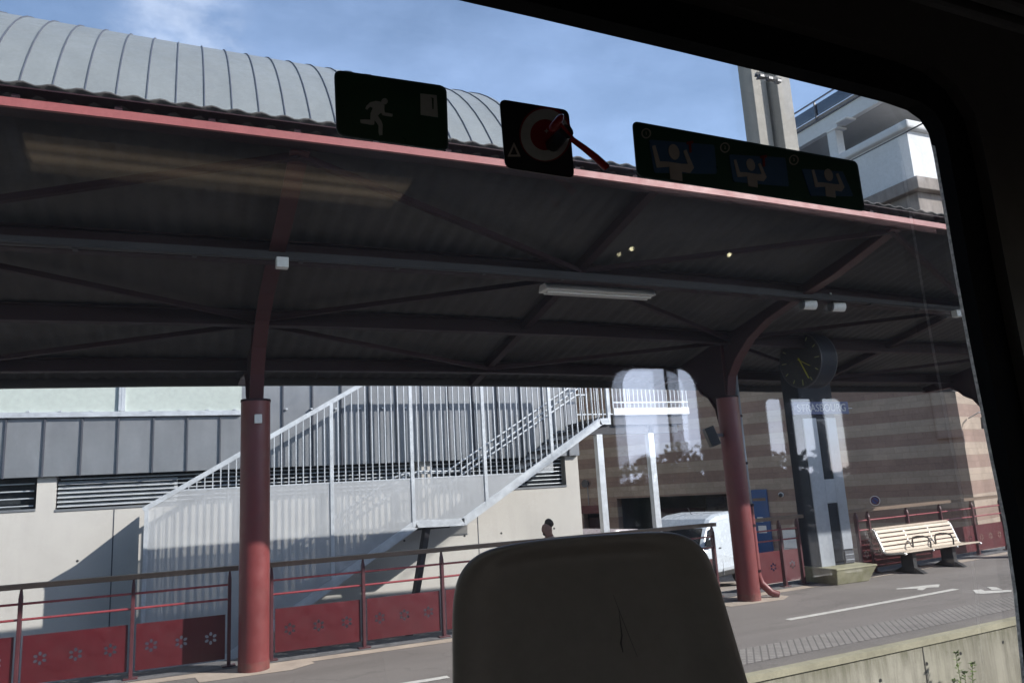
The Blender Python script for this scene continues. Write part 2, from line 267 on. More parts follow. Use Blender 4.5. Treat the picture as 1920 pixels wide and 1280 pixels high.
# ------------------------------------------------------------------ builders
def tag(o, label=None, cat=None, group=None, kind=None):
    if label: o['label'] = label
    if cat: o['category'] = cat
    if group: o['group'] = group
    if kind: o['kind'] = kind
    return o
def empty(name, loc, label, cat, group=None):
    o = bpy.data.objects.new(name, None); col.objects.link(o); o.location = loc; o.empty_display_size = .1
    return tag(o, label, cat, group)
class MB:
    def __init__(s): s.v = []; s.f = []; s.m = []; s.sm = []
    def add(s, vs, fs, mi=0, smooth=False):
        b = len(s.v); s.v += [tuple(x) for x in vs]
        for f in fs: s.f.append([i+b for i in f]); s.m.append(mi); s.sm.append(smooth)
        return s
    def box(s, a, b, mi=0, mat=None):
        x0, x1 = sorted((a[0], b[0])); y0, y1 = sorted((a[1], b[1])); z0, z1 = sorted((a[2], b[2]))
        vs = [Vector(p) for p in ((x0, y0, z0), (x1, y0, z0), (x1, y1, z0), (x0, y1, z0), (x0, y0, z1), (x1, y0, z1), (x1, y1, z1), (x0, y1, z1))]
        if mat is not None: vs = [mat @ q for q in vs]
        return s.add(vs, [(0, 3, 2, 1), (4, 5, 6, 7), (0, 1, 5, 4), (1, 2, 6, 5), (2, 3, 7, 6), (3, 0, 4, 7)], mi)
    def bar(s, p, q, w, h, up=(0, 0, 1), mi=0):
        p, q = Vector(p), Vector(q); d = (q-p).normalized(); u = Vector(up)
        if abs(d.dot(u)) > .98: u = Vector((0, 1, 0))
        x = d.cross(u).normalized(); z = x.cross(d).normalized()
        vs = [e + x*a*w/2 + z*b*h/2 for e in (p, q) for a, b in ((-1, -1), (1, -1), (1, 1), (-1, 1))]
        return s.add(vs, [(0, 1, 2, 3), (7, 6, 5, 4), (0, 4, 5, 1), (1, 5, 6, 2), (2, 6, 7, 3), (3, 7, 4, 0)], mi)
    def tube(s, pts, r, n=10, mi=0, caps=True):
        pts = [Vector(p) for p in pts]; rs = r if isinstance(r, (list, tuple)) else [r]*len(pts); rings = []; u = None
        for i, p in enumerate(pts):
            d = (pts[min(i+1, len(pts)-1)]-pts[max(i-1, 0)]).normalized()
            if u is None: u = d.orthogonal().normalized()
            u = (u-d*u.dot(d)).normalized(); w2 = d.cross(u)
            rings.append([p+(u*math.cos(2*math.pi*k/n)+w2*math.sin(2*math.pi*k/n))*rs[i] for k in range(n)])
        vs = [q for rg in rings for q in rg]; fs = []
        for i in range(len(pts)-1):
            for k in range(n): fs.append((i*n+k, i*n+(k+1) % n, (i+1)*n+(k+1) % n, (i+1)*n+k))
        s.add(vs, fs, mi, True)
        if caps: s.add(rings[0], [tuple(reversed(range(n)))], mi); s.add(rings[-1], [tuple(range(n))], mi)
        return s
    def prism(s, poly, d, mi=0):
        """a planar polygon (3-D points) pushed along d"""
        poly = [Vector(p) for p in poly]; d = Vector(d); n = len(poly)
        fs = [tuple(range(n)), tuple(reversed(range(n, 2*n)))]+[(i, i+n, (i+1) % n+n, (i+1) % n) for i in range(n)]
        return s.add(poly+[p+d for p in poly], fs, mi)
    def build(s, name, mats, parent=None, bevel=0, fm=None, label=None):
        me = bpy.data.meshes.new(name); me.from_pydata(s.v, [], s.f)
        for m in (mats if isinstance(mats, (list, tuple)) else [mats]): me.materials.append(m)
        me.polygons.foreach_set('material_index', s.m); me.polygons.foreach_set('use_smooth', s.sm)
        bm = bmesh.new(); bm.from_mesh(me); bmesh.ops.recalc_face_normals(bm, faces=bm.faces); bm.to_mesh(me); bm.free(); me.update()
        return link(name, me, parent, bevel, fm, label)
def link(name, me, parent=None, bevel=0, fm=None, label=None):
    o = bpy.data.objects.new(name, me); col.objects.link(o)
    if fm is not None: o.matrix_world = fm
    if parent is not None:
        bpy.context.view_layer.update()
        o.parent = parent; o.matrix_parent_inverse = parent.matrix_world.inverted()
    if bevel:
        b = o.modifiers.new('edge', 'BEVEL'); b.width = bevel; b.segments = 2; b.limit_method = 'ANGLE'; b.angle_limit = R(40)
    if label: o['label'] = label
    return o
def sheet(name, loops, thick, fm, mat, parent=None, label=None):
    """flat plate cut from loops (the first outer, the others holes), in the plane of frame fm"""
    cu = bpy.data.curves.new(name, 'CURVE'); cu.dimensions = '2D'; cu.fill_mode = 'BOTH'; cu.extrude = thick/2
    for lp in loops:
        sp = cu.splines.new('POLY'); sp.points.add(len(lp)-1); sp.use_cyclic_u = True
        for i, (x, y) in enumerate(lp): sp.points[i].co = (x, y, 0, 1)
    tmp = bpy.data.objects.new('tmp', cu); col.objects.link(tmp)
    dg = bpy.context.evaluated_depsgraph_get(); me = bpy.data.meshes.new_from_object(tmp.evaluated_get(dg)); me.name = name
    bpy.data.objects.remove(tmp); bpy.data.curves.remove(cu)
    me.materials.clear(); me.materials.append(mat)
    for p in me.polygons: p.use_smooth = False
    return link(name, me, parent, 0, fm, label)
def text(name, body, size, fm, mat, parent, thick=.004):
    cu = bpy.data.curves.new(name, 'FONT'); cu.body = body; cu.size = size; cu.extrude = thick/2; cu.align_x = 'CENTER'; cu.align_y = 'CENTER'
    tmp = bpy.data.objects.new('tmp', cu); col.objects.link(tmp)
    dg = bpy.context.evaluated_depsgraph_get(); me = bpy.data.meshes.new_from_object(tmp.evaluated_get(dg)); me.name = name
    bpy.data.objects.remove(tmp); bpy.data.curves.remove(cu); me.materials.clear(); me.materials.append(mat)
    return link(name, me, parent, 0, fm)
def frame(o, x, y):
    x = Vector(x).normalized(); y = Vector(y); z = x.cross(y).normalized(); y = z.cross(x).normalized()
    m = Matrix((x, y, z)).transposed().to_4x4(); m.translation = Vector(o); return m
def ell(cx, cy, rx, ry, n=16, rot=0):
    c, s = math.cos(rot), math.sin(rot)
    return [(cx+rx*math.cos(2*math.pi*k/n)*c-ry*math.sin(2*math.pi*k/n)*s, cy+rx*math.cos(2*math.pi*k/n)*s+ry*math.sin(2*math.pi*k/n)*c) for k in range(n)]
def rrect(x0, y0, x1, y1, r, n=6):
    out = []
    for cx, cy, a in ((x1-r, y1-r, 0), (x0+r, y1-r, 90), (x0+r, y0+r, 180), (x1-r, y0+r, 270)):
        out += [(cx+r*math.cos(R(a+90*k/n)), cy+r*math.sin(R(a+90*k/n))) for k in range(n+1)]
    return out
def copy_tree(o, parent=None):
    c = o.copy(); col.objects.link(c)
    if parent is not None: c.parent = parent
    for ch in list(o.children): copy_tree(ch, c)
    return c
XZ = lambda o: frame(o, (1, 0, 0), (0, 0, 1))          # upright plane facing the train (normal -Y)
def bow(x):                                            # the platform lies on a very slight curve
    return .0055*(x-3)**2 if x > 3 else .012*(x-3)**2*.6

# ------------------------------------------------------------------ ground, platform, track
g = MB(); g.add([(-700, -700, -1.3), (700, -700, -1.3), (700, 700, -1.3), (-700, 700, -1.3)], [(0, 1, 2, 3)])
tag(g.build('ground', M['ballast']), kind='structure')
XS = [-12+.75*i for i in range(49)]
def strip(name, y0, y1, z, mat, x0=-12, x1=24):
    xs = [x0]+[x for x in XS if x0 < x < x1]+[x1]; m = MB(); vs = []
    for x in xs: vs += [(x, y0+bow(x), z), (x, y1+bow(x), z)]
    m.add(vs, [(2*i, 2*i+2, 2*i+3, 2*i+1) for i in range(len(xs)-1)]); return tag(m.build(name, mat), kind='structure')
EDGE = 5.72
m = MB(); vs = []
for x in XS: vs += [(x, EDGE+.02+bow(x), 0), (x, 9.75+bow(x), 0), (x, EDGE+.03+bow(x), -.09), (x, EDGE+.03+bow(x), -1.32), (x, 9.75+bow(x), -1.32)]
fs = []; mi = []
for i in range(len(XS)-1):
    a, b = 5*i, 5*i+5
    fs += [(a, b, b+1, a+1)]
m.add(vs, fs, 0)
plat = tag(m.build('platform', M['asphalt']), kind='structure')
m = MB()
for i in range(len(XS)-1):
    x, x2 = XS[i], XS[i+1]
    m.add([(x, EDGE-.012+bow(x), -.05), (x2, EDGE-.012+bow(x2), -.05), (x2, EDGE+.0+bow(x2), -1.32), (x, EDGE+.0+bow(x), -1.32)], [(0, 1, 2, 3)])
    m.add([(x, 9.75+bow(x), -.004), (x2, 9.75+bow(x2), -.004), (x2, 9.75+bow(x2), -1.32), (x, 9.75+bow(x), -1.32)], [(3, 2, 1, 0)])
for jx in (-4.2, -1.2, 1.8, 4.8, 7.02, 10.0, 13):                      # casting joints
    m.box((jx-.005, EDGE-.016+bow(jx), -1.3), (jx+.005, EDGE+.03+bow(jx), -.058), 2)
for hx, hz in ((6.35, -.28), (7.05, -.23), (7.60, -.21), (8.35, -.20), (5.4, -.27), (6.35, -.75), (7.6, -.72), (8.9, -.24)):
    m.tube([(hx, EDGE-.014+bow(hx), hz), (hx, EDGE+.05+bow(hx), hz)], .017, 10, 1)
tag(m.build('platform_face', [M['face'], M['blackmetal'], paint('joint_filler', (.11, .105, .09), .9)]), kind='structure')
m = MB()
for i in range(len(XS)-1):
    x, x2 = XS[i], XS[i+1]; n = lambda x, o: EDGE+o+bow(x)
    m.add([(x, n(x, -.03), .004), (x2, n(x2, -.03), .004), (x2, n(x2, .075), .004), (x, n(x, .075), .004), (x, n(x, -.03), -.055), (x2, n(x2, -.03), -.055), (x, n(x, .05), -.055), (x2, n(x2, .05), -.055)],
          [(0, 1, 2, 3), (0, 4, 5, 1), (4, 6, 7, 5)])
tag(m.build('platform_edge_coping', M['coping']), kind='structure')
strip('platform_tactile_strip', 6.05, 6.56, .004, M['tactile'])
strip('platform_line', 7.36, 7.46, .004, M['markwhite'], 6.86, 10.15); strip('platform_line', 7.36, 7.46, .004, M['markwhite'], -1.2, 2.5)
strip('platform_edging', 9.03, 9.24, .004, M['palestrip'])
strip('platform_gutter', 9.245, 9.75, .006, paint('gutter_gravel', (.12, .12, .125), .9, var=.4, scale=9))
for cx_, cy_ in ((.87, 9.06), (7.55, 8.96)):
    m = MB(); m.add([(cx_-.55, cy_-.26, .0045), (cx_+.35, cy_-.30, .0045), (cx_+.62, cy_-.12, .0045), (cx_+.60, cy_+.02, .0045), (cx_-.58, cy_+.02, .0045)], [(0, 1, 2, 3, 4)]); tag(m.build('column_pad', M['palestrip']), kind='structure')
def mark(pts):
    m = MB(); m.add([at(x, y, Z=.005) for x, y in pts], [tuple(range(len(pts)))]); tag(m.build('platform_marking', M['markwhite']), kind='structure')
c8 = lambda L: [(1280+x/3, 860+y/3) for x, y in L]
mark(c8([(1200, 728), (1400, 706), (1446, 704), (1440, 720), (1375, 722), (1350, 737), (1318, 735), (1325, 727), (1205, 732)]))
mark(c8([(1630, 736), (1680, 732), (1700, 741), (1850, 735), (1850, 746), (1690, 757), (1650, 755)])); mark(c8([(1710, 718), (1762, 720), (1800, 733), (1740, 735)]))
GZ = lambda y: -.5-.065*(min(y, 40)-9.6) if y < 40 else -2.4
m = MB(); ys = [9.76, 11, 13, 15, 18, 22, 21.9+.2]
m.add([(-80, 9.76, -.51), (80, 9.76, -.51), (80, 21, -1.24), (-80, 21, -1.24)], [(0, 1, 2, 3)]); tag(m.build('forecourt', M['forecourt']), kind='structure')

# ------------------------------------------------------------------ canopy
def zr(Y): return 4.60-.2290*(Y-5.6)                # underside of the roof
def sag(x): return -.0022*min(abs(x-2.8), 7)**2
can = empty('station_canopy', (4, 8.2, 3.4), 'long dark platform canopy roof with pink red fascia and corrugated sheets', 'canopy')
m = MB(); nx = 637; x0 = -7.0; vs = []; prof = []
for i in range(nx+1):
    x = x0+i*.035; a = .0115*math.sin(2*math.pi*x/.172); prof.append((x, a))
rows = [5.57, 7.4, 9.0, 10.9]
for th in (0, .012):
    for Y in rows: vs += [(x, Y, zr(Y)+.040+a+sag(x)+th) for x, a in prof]
n1 = nx+1; fs = []
for k in range(len(rows)-1):
    for i in range(nx):
        fs.append((k*n1+i, k*n1+i+1, (k+1)*n1+i+1, (k+1)*n1+i)); o = len(rows)*n1; fs.append((o+k*n1+i, o+(k+1)*n1+i, o+(k+1)*n1+i+1, o+k*n1+i+1))
for i in range(nx): o = len(rows)*n1; fs.append((i, o+i, o+i+1, i+1)); fs.append(((len(rows)-1)*n1+i, (len(rows)-1)*n1+i+1, o+(len(rows)-1)*n1+i+1, o+(len(rows)-1)*n1+i))
m.add(vs, fs, 0, True); m.m = [1 if min(f) >= len(rows)*n1 else 0 for f in m.f]
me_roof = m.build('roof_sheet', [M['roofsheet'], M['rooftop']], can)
def run(mb, Y0, Y1, z0, z1, mi=0, xa=-7, xb=15.3, step=1.6):
    n = int((xb-xa)/step); 
    for i in range(n):
        a, b = xa+(xb-xa)*i/n, xa+(xb-xa)*(i+1)/n; sa, sb = sag(a), sag(b)
        vs = [(a, Y0, z0+sa), (b, Y0, z0+sb), (b, Y1, z0+sb), (a, Y1, z0+sa), (a, Y0, z1+sa), (b, Y0, z1+sb), (b, Y1, z1+sb), (a, Y1, z1+sa)]
        mb.add(vs, [(0, 3, 2, 1), (4, 5, 6, 7), (0, 1, 5, 4), (2, 3, 7, 6)], mi)
    return mb
m = MB(); run(m, 5.585, 5.615, 4.484, 4.546, 0)
o = m.build('fascia', M['fascia'], can)
m = MB(); run(m, 5.71, 5.75, 4.486, 4.66, 0); run(m, 5.616, 5.709, 4.486, 4.50, 0)
for i in range(35):
    x = -6.6+.62*i; m.box((x-.03, 5.616, 4.545+sag(x)), (x+.02, 5.71, 4.59+sag(x)), 0)
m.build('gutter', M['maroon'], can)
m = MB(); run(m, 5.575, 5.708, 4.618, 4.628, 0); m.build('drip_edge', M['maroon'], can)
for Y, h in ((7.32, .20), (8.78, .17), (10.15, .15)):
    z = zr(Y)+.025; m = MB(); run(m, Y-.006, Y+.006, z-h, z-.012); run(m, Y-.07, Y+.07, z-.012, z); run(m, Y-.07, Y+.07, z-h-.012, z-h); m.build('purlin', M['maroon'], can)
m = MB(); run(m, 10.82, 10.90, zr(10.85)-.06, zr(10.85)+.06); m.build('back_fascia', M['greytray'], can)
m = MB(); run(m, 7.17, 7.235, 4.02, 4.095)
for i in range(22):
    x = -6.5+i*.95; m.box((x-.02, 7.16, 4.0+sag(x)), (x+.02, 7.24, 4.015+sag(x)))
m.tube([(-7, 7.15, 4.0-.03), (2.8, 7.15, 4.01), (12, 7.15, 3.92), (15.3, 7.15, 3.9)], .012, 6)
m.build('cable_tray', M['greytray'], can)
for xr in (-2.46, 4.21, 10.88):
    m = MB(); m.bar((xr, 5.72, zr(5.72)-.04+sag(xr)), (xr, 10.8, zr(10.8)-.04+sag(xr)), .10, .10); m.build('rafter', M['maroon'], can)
for xc in (.87, 7.55, 14.2):
    for sgn in ((-1, 1) if xc < 14 else (-1,)):
        xm = xc+sgn*3.34
        for (ya, yb) in ((5.8, 7.25), (8.75, 7.38), (8.85, 10.1)):
            m = MB(); m.bar((xc, ya, zr(ya)-.10+sag(xc)), (xm, yb, zr(yb)-.09+sag(xm)), .055, .055); m.build('brace', M['maroon'], can)

def column(x, y, label):
    t = empty('canopy_column', (x, y, 0), label, 'column', 'red canopy columns along the platform')
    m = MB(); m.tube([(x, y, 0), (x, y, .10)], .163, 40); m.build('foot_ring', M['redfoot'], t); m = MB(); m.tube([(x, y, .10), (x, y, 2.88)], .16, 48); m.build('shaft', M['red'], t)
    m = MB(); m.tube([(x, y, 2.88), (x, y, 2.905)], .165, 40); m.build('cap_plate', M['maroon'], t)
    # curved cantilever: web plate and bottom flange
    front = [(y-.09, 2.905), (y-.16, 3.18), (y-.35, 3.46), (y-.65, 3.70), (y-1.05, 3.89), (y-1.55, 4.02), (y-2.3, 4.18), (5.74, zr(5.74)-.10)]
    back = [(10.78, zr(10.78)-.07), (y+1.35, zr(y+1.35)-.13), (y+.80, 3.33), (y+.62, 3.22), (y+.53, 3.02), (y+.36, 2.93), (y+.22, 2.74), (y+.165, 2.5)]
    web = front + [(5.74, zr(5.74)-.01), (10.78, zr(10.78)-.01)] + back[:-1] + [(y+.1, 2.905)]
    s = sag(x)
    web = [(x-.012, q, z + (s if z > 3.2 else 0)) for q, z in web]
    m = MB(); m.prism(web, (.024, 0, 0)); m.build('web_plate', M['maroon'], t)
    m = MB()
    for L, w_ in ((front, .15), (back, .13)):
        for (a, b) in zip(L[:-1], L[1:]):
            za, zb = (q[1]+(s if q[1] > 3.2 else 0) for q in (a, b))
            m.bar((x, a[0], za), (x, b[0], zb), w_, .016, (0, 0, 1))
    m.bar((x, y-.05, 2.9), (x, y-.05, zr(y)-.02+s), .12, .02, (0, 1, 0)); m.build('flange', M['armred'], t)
    return t
column(.87, 9.06, 'round red canopy column left of the steel staircase, small white box near its top')
column(7.55, 8.96, 'round red canopy column right of the grey seat back, downpipe at its side')
column(14.2, 9.35, 'canopy column mostly hidden by the window edge, only its curved bracket showing')
m = MB(); m.box((.84, 8.86, 2.62), (.92, 8.905, 2.72)); tag(m.build('junction_box', M['whiteplastic'], bevel=.006), 'small white junction box near the top of the red column shaft', 'junction box')
p = at(528, 493, Y=7.1); m = MB(); m.box((p.x-.05, 7.06, p.z-.05), (p.x+.06, 7.15, p.z+.05)); tag(m.build('junction_box', M['whiteplastic'], bevel=.006), 'white junction box under the cable tray beside the canopy arm', 'junction box')
p = at(1795, 588, Y=7.1); m = MB(); m.box((p.x-.06, 7.06, p.z-.05), (p.x+.05, 7.15, p.z+.05)); tag(m.build('junction_box', M['whiteplastic'], bevel=.006), 'white junction box beneath the canopy at the window edge on the right', 'junction box')

# tube light under the canopy
p = at(1017, 540, Y=7.55); q = at(1220, 546, Y=7.55); t = empty('tube_light', ((p.x+q.x)/2, 7.55, p.z), 'long white unlit tube light hanging under the canopy', 'light fitting')
m = MB(); m.prism([(p.x, 7.44, p.z-.035), (p.x, 7.66, p.z-.035), (p.x, 7.62, p.z+.05), (p.x, 7.48, p.z+.05)], (q.x-p.x, 0, 0)); m.build('housing', M['whiteplastic'], t, .008)
for yy in (7.51, 7.59): m = MB(); m.tube([(p.x+.04, yy, p.z-.05), (q.x-.04, yy, p.z-.05)], .016, 10); m.build('tube', M['whiteplastic'], t)
for xx in (p.x+.25, q.x-.25): m = MB(); m.tube([(xx, 7.55, p.z+.05), (xx, 7.55, zr(7.55)+.03)], .008, 6); m.build('hanger', M['darksteel'], t)
# two cylinder loudspeakers
for (px, py, lab) in ((1512, 571, 'left of two white cylinder loudspeakers under the canopy'), (1566, 575, 'right of two white cylinder loudspeakers under the canopy')):
    c = at(px, py, Y=7.28); t = empty('cylinder_loudspeaker', c, lab, 'loudspeaker', 'white cylinder loudspeakers under the canopy')
    d = Vector((-.92, .30, .06)).normalized(); m = MB(); m.tube([c-d*.13, c-d*.12, c+d*.05], [.05, .066, .066], 20); m.build('case', M['whiteplastic'], t)
    m = MB(); m.tube([c+d*.05, c+d*.075], .068, 20); m.build('grille', M['blackmetal'], t)
    m = MB(); m.tube([c+Vector((0, 0, .05)), c+Vector((-.03, .02, .20))], .010, 8); m.build('bracket', M['whiteplastic'], t)
# black loudspeaker on the second column
c = at(1334, 818, Y=8.9); t = empty('box_loudspeaker', c, 'black box loudspeaker fixed to the side of the red column', 'loudspeaker')
m = MB(); fmx = Matrix.Translation(c) @ Matrix.Rotation(R(-25), 4, 'Z') @ Matrix.Rotation(R(-18), 4, 'Y'); m.box((-.07, -.09, -.14), (.07, .09, .14), 0, fmx); m.build('case', M['blackmetal'], t, .01)
m = MB(); m.bar(c+Vector((.05, 0, .02)), (7.42, 8.96, c.z+.02), .03, .05); m.build('bracket', M['darksteel'], t)
# downpipe
t = empty('downpipe', (7.83, 8.95, 0), 'rainwater downpipe beside the red column, grey above and red below', 'downpipe')
px_, py_ = 7.80, 9.02
m = MB(); m.tube([(px_, py_, 1.25), (px_, py_, 3.3), (px_+.05, py_+.25, 3.6)], .035, 14); m.build('upper_pipe', M['zinc'], t)
m = MB(); m.tube([(px_, py_, 1.3), (px_, py_, .32), (px_+.03, py_-.02, .20), (px_+.13, py_-.09, .07), (px_+.22, py_-.14, .03)], .052, 16); m.build('lower_pipe', M['red'], t)
for z in (.36, 1.0, 1.29, 1.9, 2.6):
    m = MB(); m.tube([(px_, py_, z), (px_, py_, z+.035)], .06 if z < 1.5 else .043, 16)
    if z > 1.5: m.bar((px_, py_, z+.015), (px_-.1, py_, z+.015), .02, .02)
    m.build('clamp', M['maroon'], t)

# ------------------------------------------------------------------ platform clock
cc = at(1502, 676, Y=8.9); cx, cy, cz = cc.x+.14, cc.y, cc.z
t = empty('platform_clock', (cx, cy, cz+.9), 'round double faced black platform clock with yellow hands hanging from the canopy', 'clock')
m = MB(); m.tube([(cx-.15, cy, cz), (cx+.15, cy, cz)], .44, 56); m.build('case', M['totemdark'], t)
for sg, nm in ((-1, 'face'), (1, 'face')):
    m = MB(); m.tube([(cx+sg*.15, cy, cz), (cx+sg*.156, cy, cz)], .42, 56); f = m.build(nm, M['blackmetal'], t)
    for k in range(12):
        m = MB(); a = R(30*k); r0 = .33 if k % 3 else .30
        m.bar((cx+sg*.16, cy+math.sin(a)*r0, cz+math.cos(a)*r0), (cx+sg*.16, cy+math.sin(a)*.39, cz+math.cos(a)*.39), .012, .016, (1, 0, 0))
        m.build('hour_mark', M['clockmark'], f)
    for a, L, w_, nm in ((120, .22, .035, 'hour_hand'), (155, .33, .028, 'minute_hand')):
        m = MB(); a = R(a); X_ = cx+sg*(.164 if nm[0] == 'h' else .170); m.bar((X_, cy-sg*math.sin(a)*.05, cz-math.cos(a)*.05), (X_, cy+sg*math.sin(a)*L, cz+math.cos(a)*L), .004, w_, (1, 0, 0)); m.build(nm, M['yellow'], f)
for sg in (-1, 1):
    m = MB()
    for k in range(40):
        a, b = R(9*k), R(9*k+9)
        m.bar((cx+sg*.158, cy+.43*math.sin(a), cz+.43*math.cos(a)), (cx+sg*.158, cy+.43*math.sin(b), cz+.43*math.cos(b)), .02, .02, (1, 0, 0))
    m.build('rim', M['darksteel'], t)
m = MB(); m.tube([(cx, cy, cz+.43), (cx, cy, zr(cy)+.02)], .035, 14); m.build('hanger', M['blackmetal'], t)

# ------------------------------------------------------------------ information pillar with station name
PX0, PX1, PY0, PY1 = 9.42, 10.16, 9.40, 9.78
t = empty('information_pillar', (9.8, 9.5, 0), 'tall grey information pillar with blue station name board on a concrete block', 'pillar')
m = MB(); m.box((PX0, PY0+.02, .24), (PX1, PY1, 3.55)); m.build('body', M['totemdark'], t, .012)
m = MB(); m.box((PX0+.01, PY0, .25), (PX0+.30, PY0+.018, 2.6)); m.box((PX0+.30, PY0, 1.22), (PX0+.52, PY0+.018, 1.6)); m.box((PX0+.52, PY0, .48), (PX1-.01, PY0+.018, 2.6)); m.build('front_panel', M['totem'], t, .004)
m = MB(); m.box((PX0+.31, PY0+.006, 1.61), (PX0+.51, PY0+.016, 2.58)); m.box((PX0+.31, PY0+.006, .30), (PX0+.51, PY0+.016, 1.21)); m.build('dark_screen', M['darkglass'], t)
m = MB(); m.box((PX0+.53, PY0-.004, .27), (PX1-.015, PY0+.012, .45)); m.build('foot_vent', M['zincdark'], t)
m = MB()
for z in (.31, .39): m.box((PX0+.54, PY0-.009, z), (PX1-.02, PY0-.003, z+.012))
m.build('vent_slat', M['totem'], t)
bd = MB(); bd.box((PX0-.22, PY0-.05, 2.655), (PX1+.27, PY0-.005, 2.865)); bo = bd.build('name_board', M['bluesign'], t, .006)
text('lettering', 'STRASBOURG –', .175, XZ(((PX0+PX1)/2+.10, PY0-.053, 2.757)), M['signwhite'], bo)
bd = MB(); bd.box((PX0-.21, PY0-.054, 2.735), (PX0+.09, PY0-.049, 2.80)); bd.build('pale_stripe', paint('sign_stripe', (.22, .24, .36), .5), bo)
m = MB()
m.prism([(PX0-.06, 9.05, .25), (PX1+.08, 9.05, .25), (PX1+.12, 9.9, .25), (PX0-.06, 9.9, .25)], (0, 0, -.03))
b0 = [(PX0-.06, 9.05), (PX1+.06, 9.05), (PX1+.10, 9.9), (PX0-.06, 9.9)]; b1 = [(PX0-.0, 9.13), (PX1-.06, 9.13), (PX1-.04, 9.9), (PX0-.0, 9.9)]
m.add([(x, y, .22) for x, y in b0]+[(x, y, 0) for x, y in b1], [(0, 1, 5, 4), (1, 2, 6, 5), (2, 3, 7, 6), (3, 0, 4, 7), (4, 5, 6, 7)])
m.build('concrete_foot', M['blockconc'], t, .012)

# ------------------------------------------------------------------ railings
def flower(cx, cy, s=1.0):
    return [ell(cx+.046*s*math.cos(R(60*k+30)), cy+.046*s*math.sin(R(60*k+30)), .0205*s, .0155*s, 12, R(60*k+30)) for k in range(6)]
def railing(posts, label, rail_ext=(0, 0), yoff=9.38, spear=True, cut=True):
    ys = lambda x: yoff+bow(x)
    t = empty('platform_railing', (posts[0], ys(posts[0]), 0), label, 'railing', 'red railings along the back of the platform')
    xa, xb = posts[0]-rail_ext[0], posts[-1]+rail_ext[1]
    seq = [xa]+[x for x in posts if xa < x < xb]+[xb]
    m = MB()
    for a, b in zip(seq[:-1], seq[1:]): m.bar((a, ys(a)-.02, 1.045), (b, ys(b)-.02, 1.045), .10, .052)
    m.build('handrail', M['rail_brown'], t)
    for z in (.87, .715):
        m = MB()
        for a, b in zip(posts[:-1], posts[1:]): m.tube([(a, ys(a), z), (b, ys(b), z)], .0125, 8)
        m.build('rail_bar', M['barred'], t)
    for x in posts:
        y = ys(x); m = MB(); m.box((x-.018, y-.035, 0.006), (x+.018, y+.035, .93)); m.add([(x-.018, y-.035, .93), (x+.018, y-.035, .93), (x+.018, y+.035, .93), (x-.018, y+.035, .93), (x-.010, y-.012, 1.015), (x+.010, y-.012, 1.015), (x+.010, y+.012, 1.015), (x-.010, y+.012, 1.015)], [(0, 1, 5, 4), (1, 2, 6, 5), (2, 3, 7, 6), (3, 0, 4, 7), (4, 5, 6, 7)])
        m.box((x-.07, y-.05, .006), (x+.07, y+.06, .02)); m.build('post', M['postred'], t, .003)
    for a, b in zip(posts[:-1], posts[1:]):
        if b-a < .25: continue
        L = math.hypot(b-a, ys(b)-ys(a)); n = max(1, round(L/.36)); 
        holes = []
        for k in range(n): holes += flower(.04+(L-.08)*(k+.5)/n, .235)
        sheet('infill_panel', [[(.04, 0), (L-.04, 0), (L-.04, .47), (.04, .47)]]+holes, .006, frame((a, ys(a)+.002, .085), (b-a, ys(b)-ys(a), 0), (0, 0, 1)), M['panelred'], t)
    return t
railing([-3.4, -2.4, -1.37, -.33, .64], 'red railing with flower cut panels and brown handrail left of the first red column', (0, .09))
railing([1.09, 2.14, 3.13, 4.2, 5.3, 6.4, 7.43], 'red flower cut railing running from the first column past the seat back', (.09, .04))
railing([8.02, 8.80, 9.20], 'short red railing between the downpipe and the information pillar', (.05, .10))
railing([10.62, 10.93, 12.0, 13.0, 14.05, 15.1], 'red railing behind the slatted bench', (.35, .2))

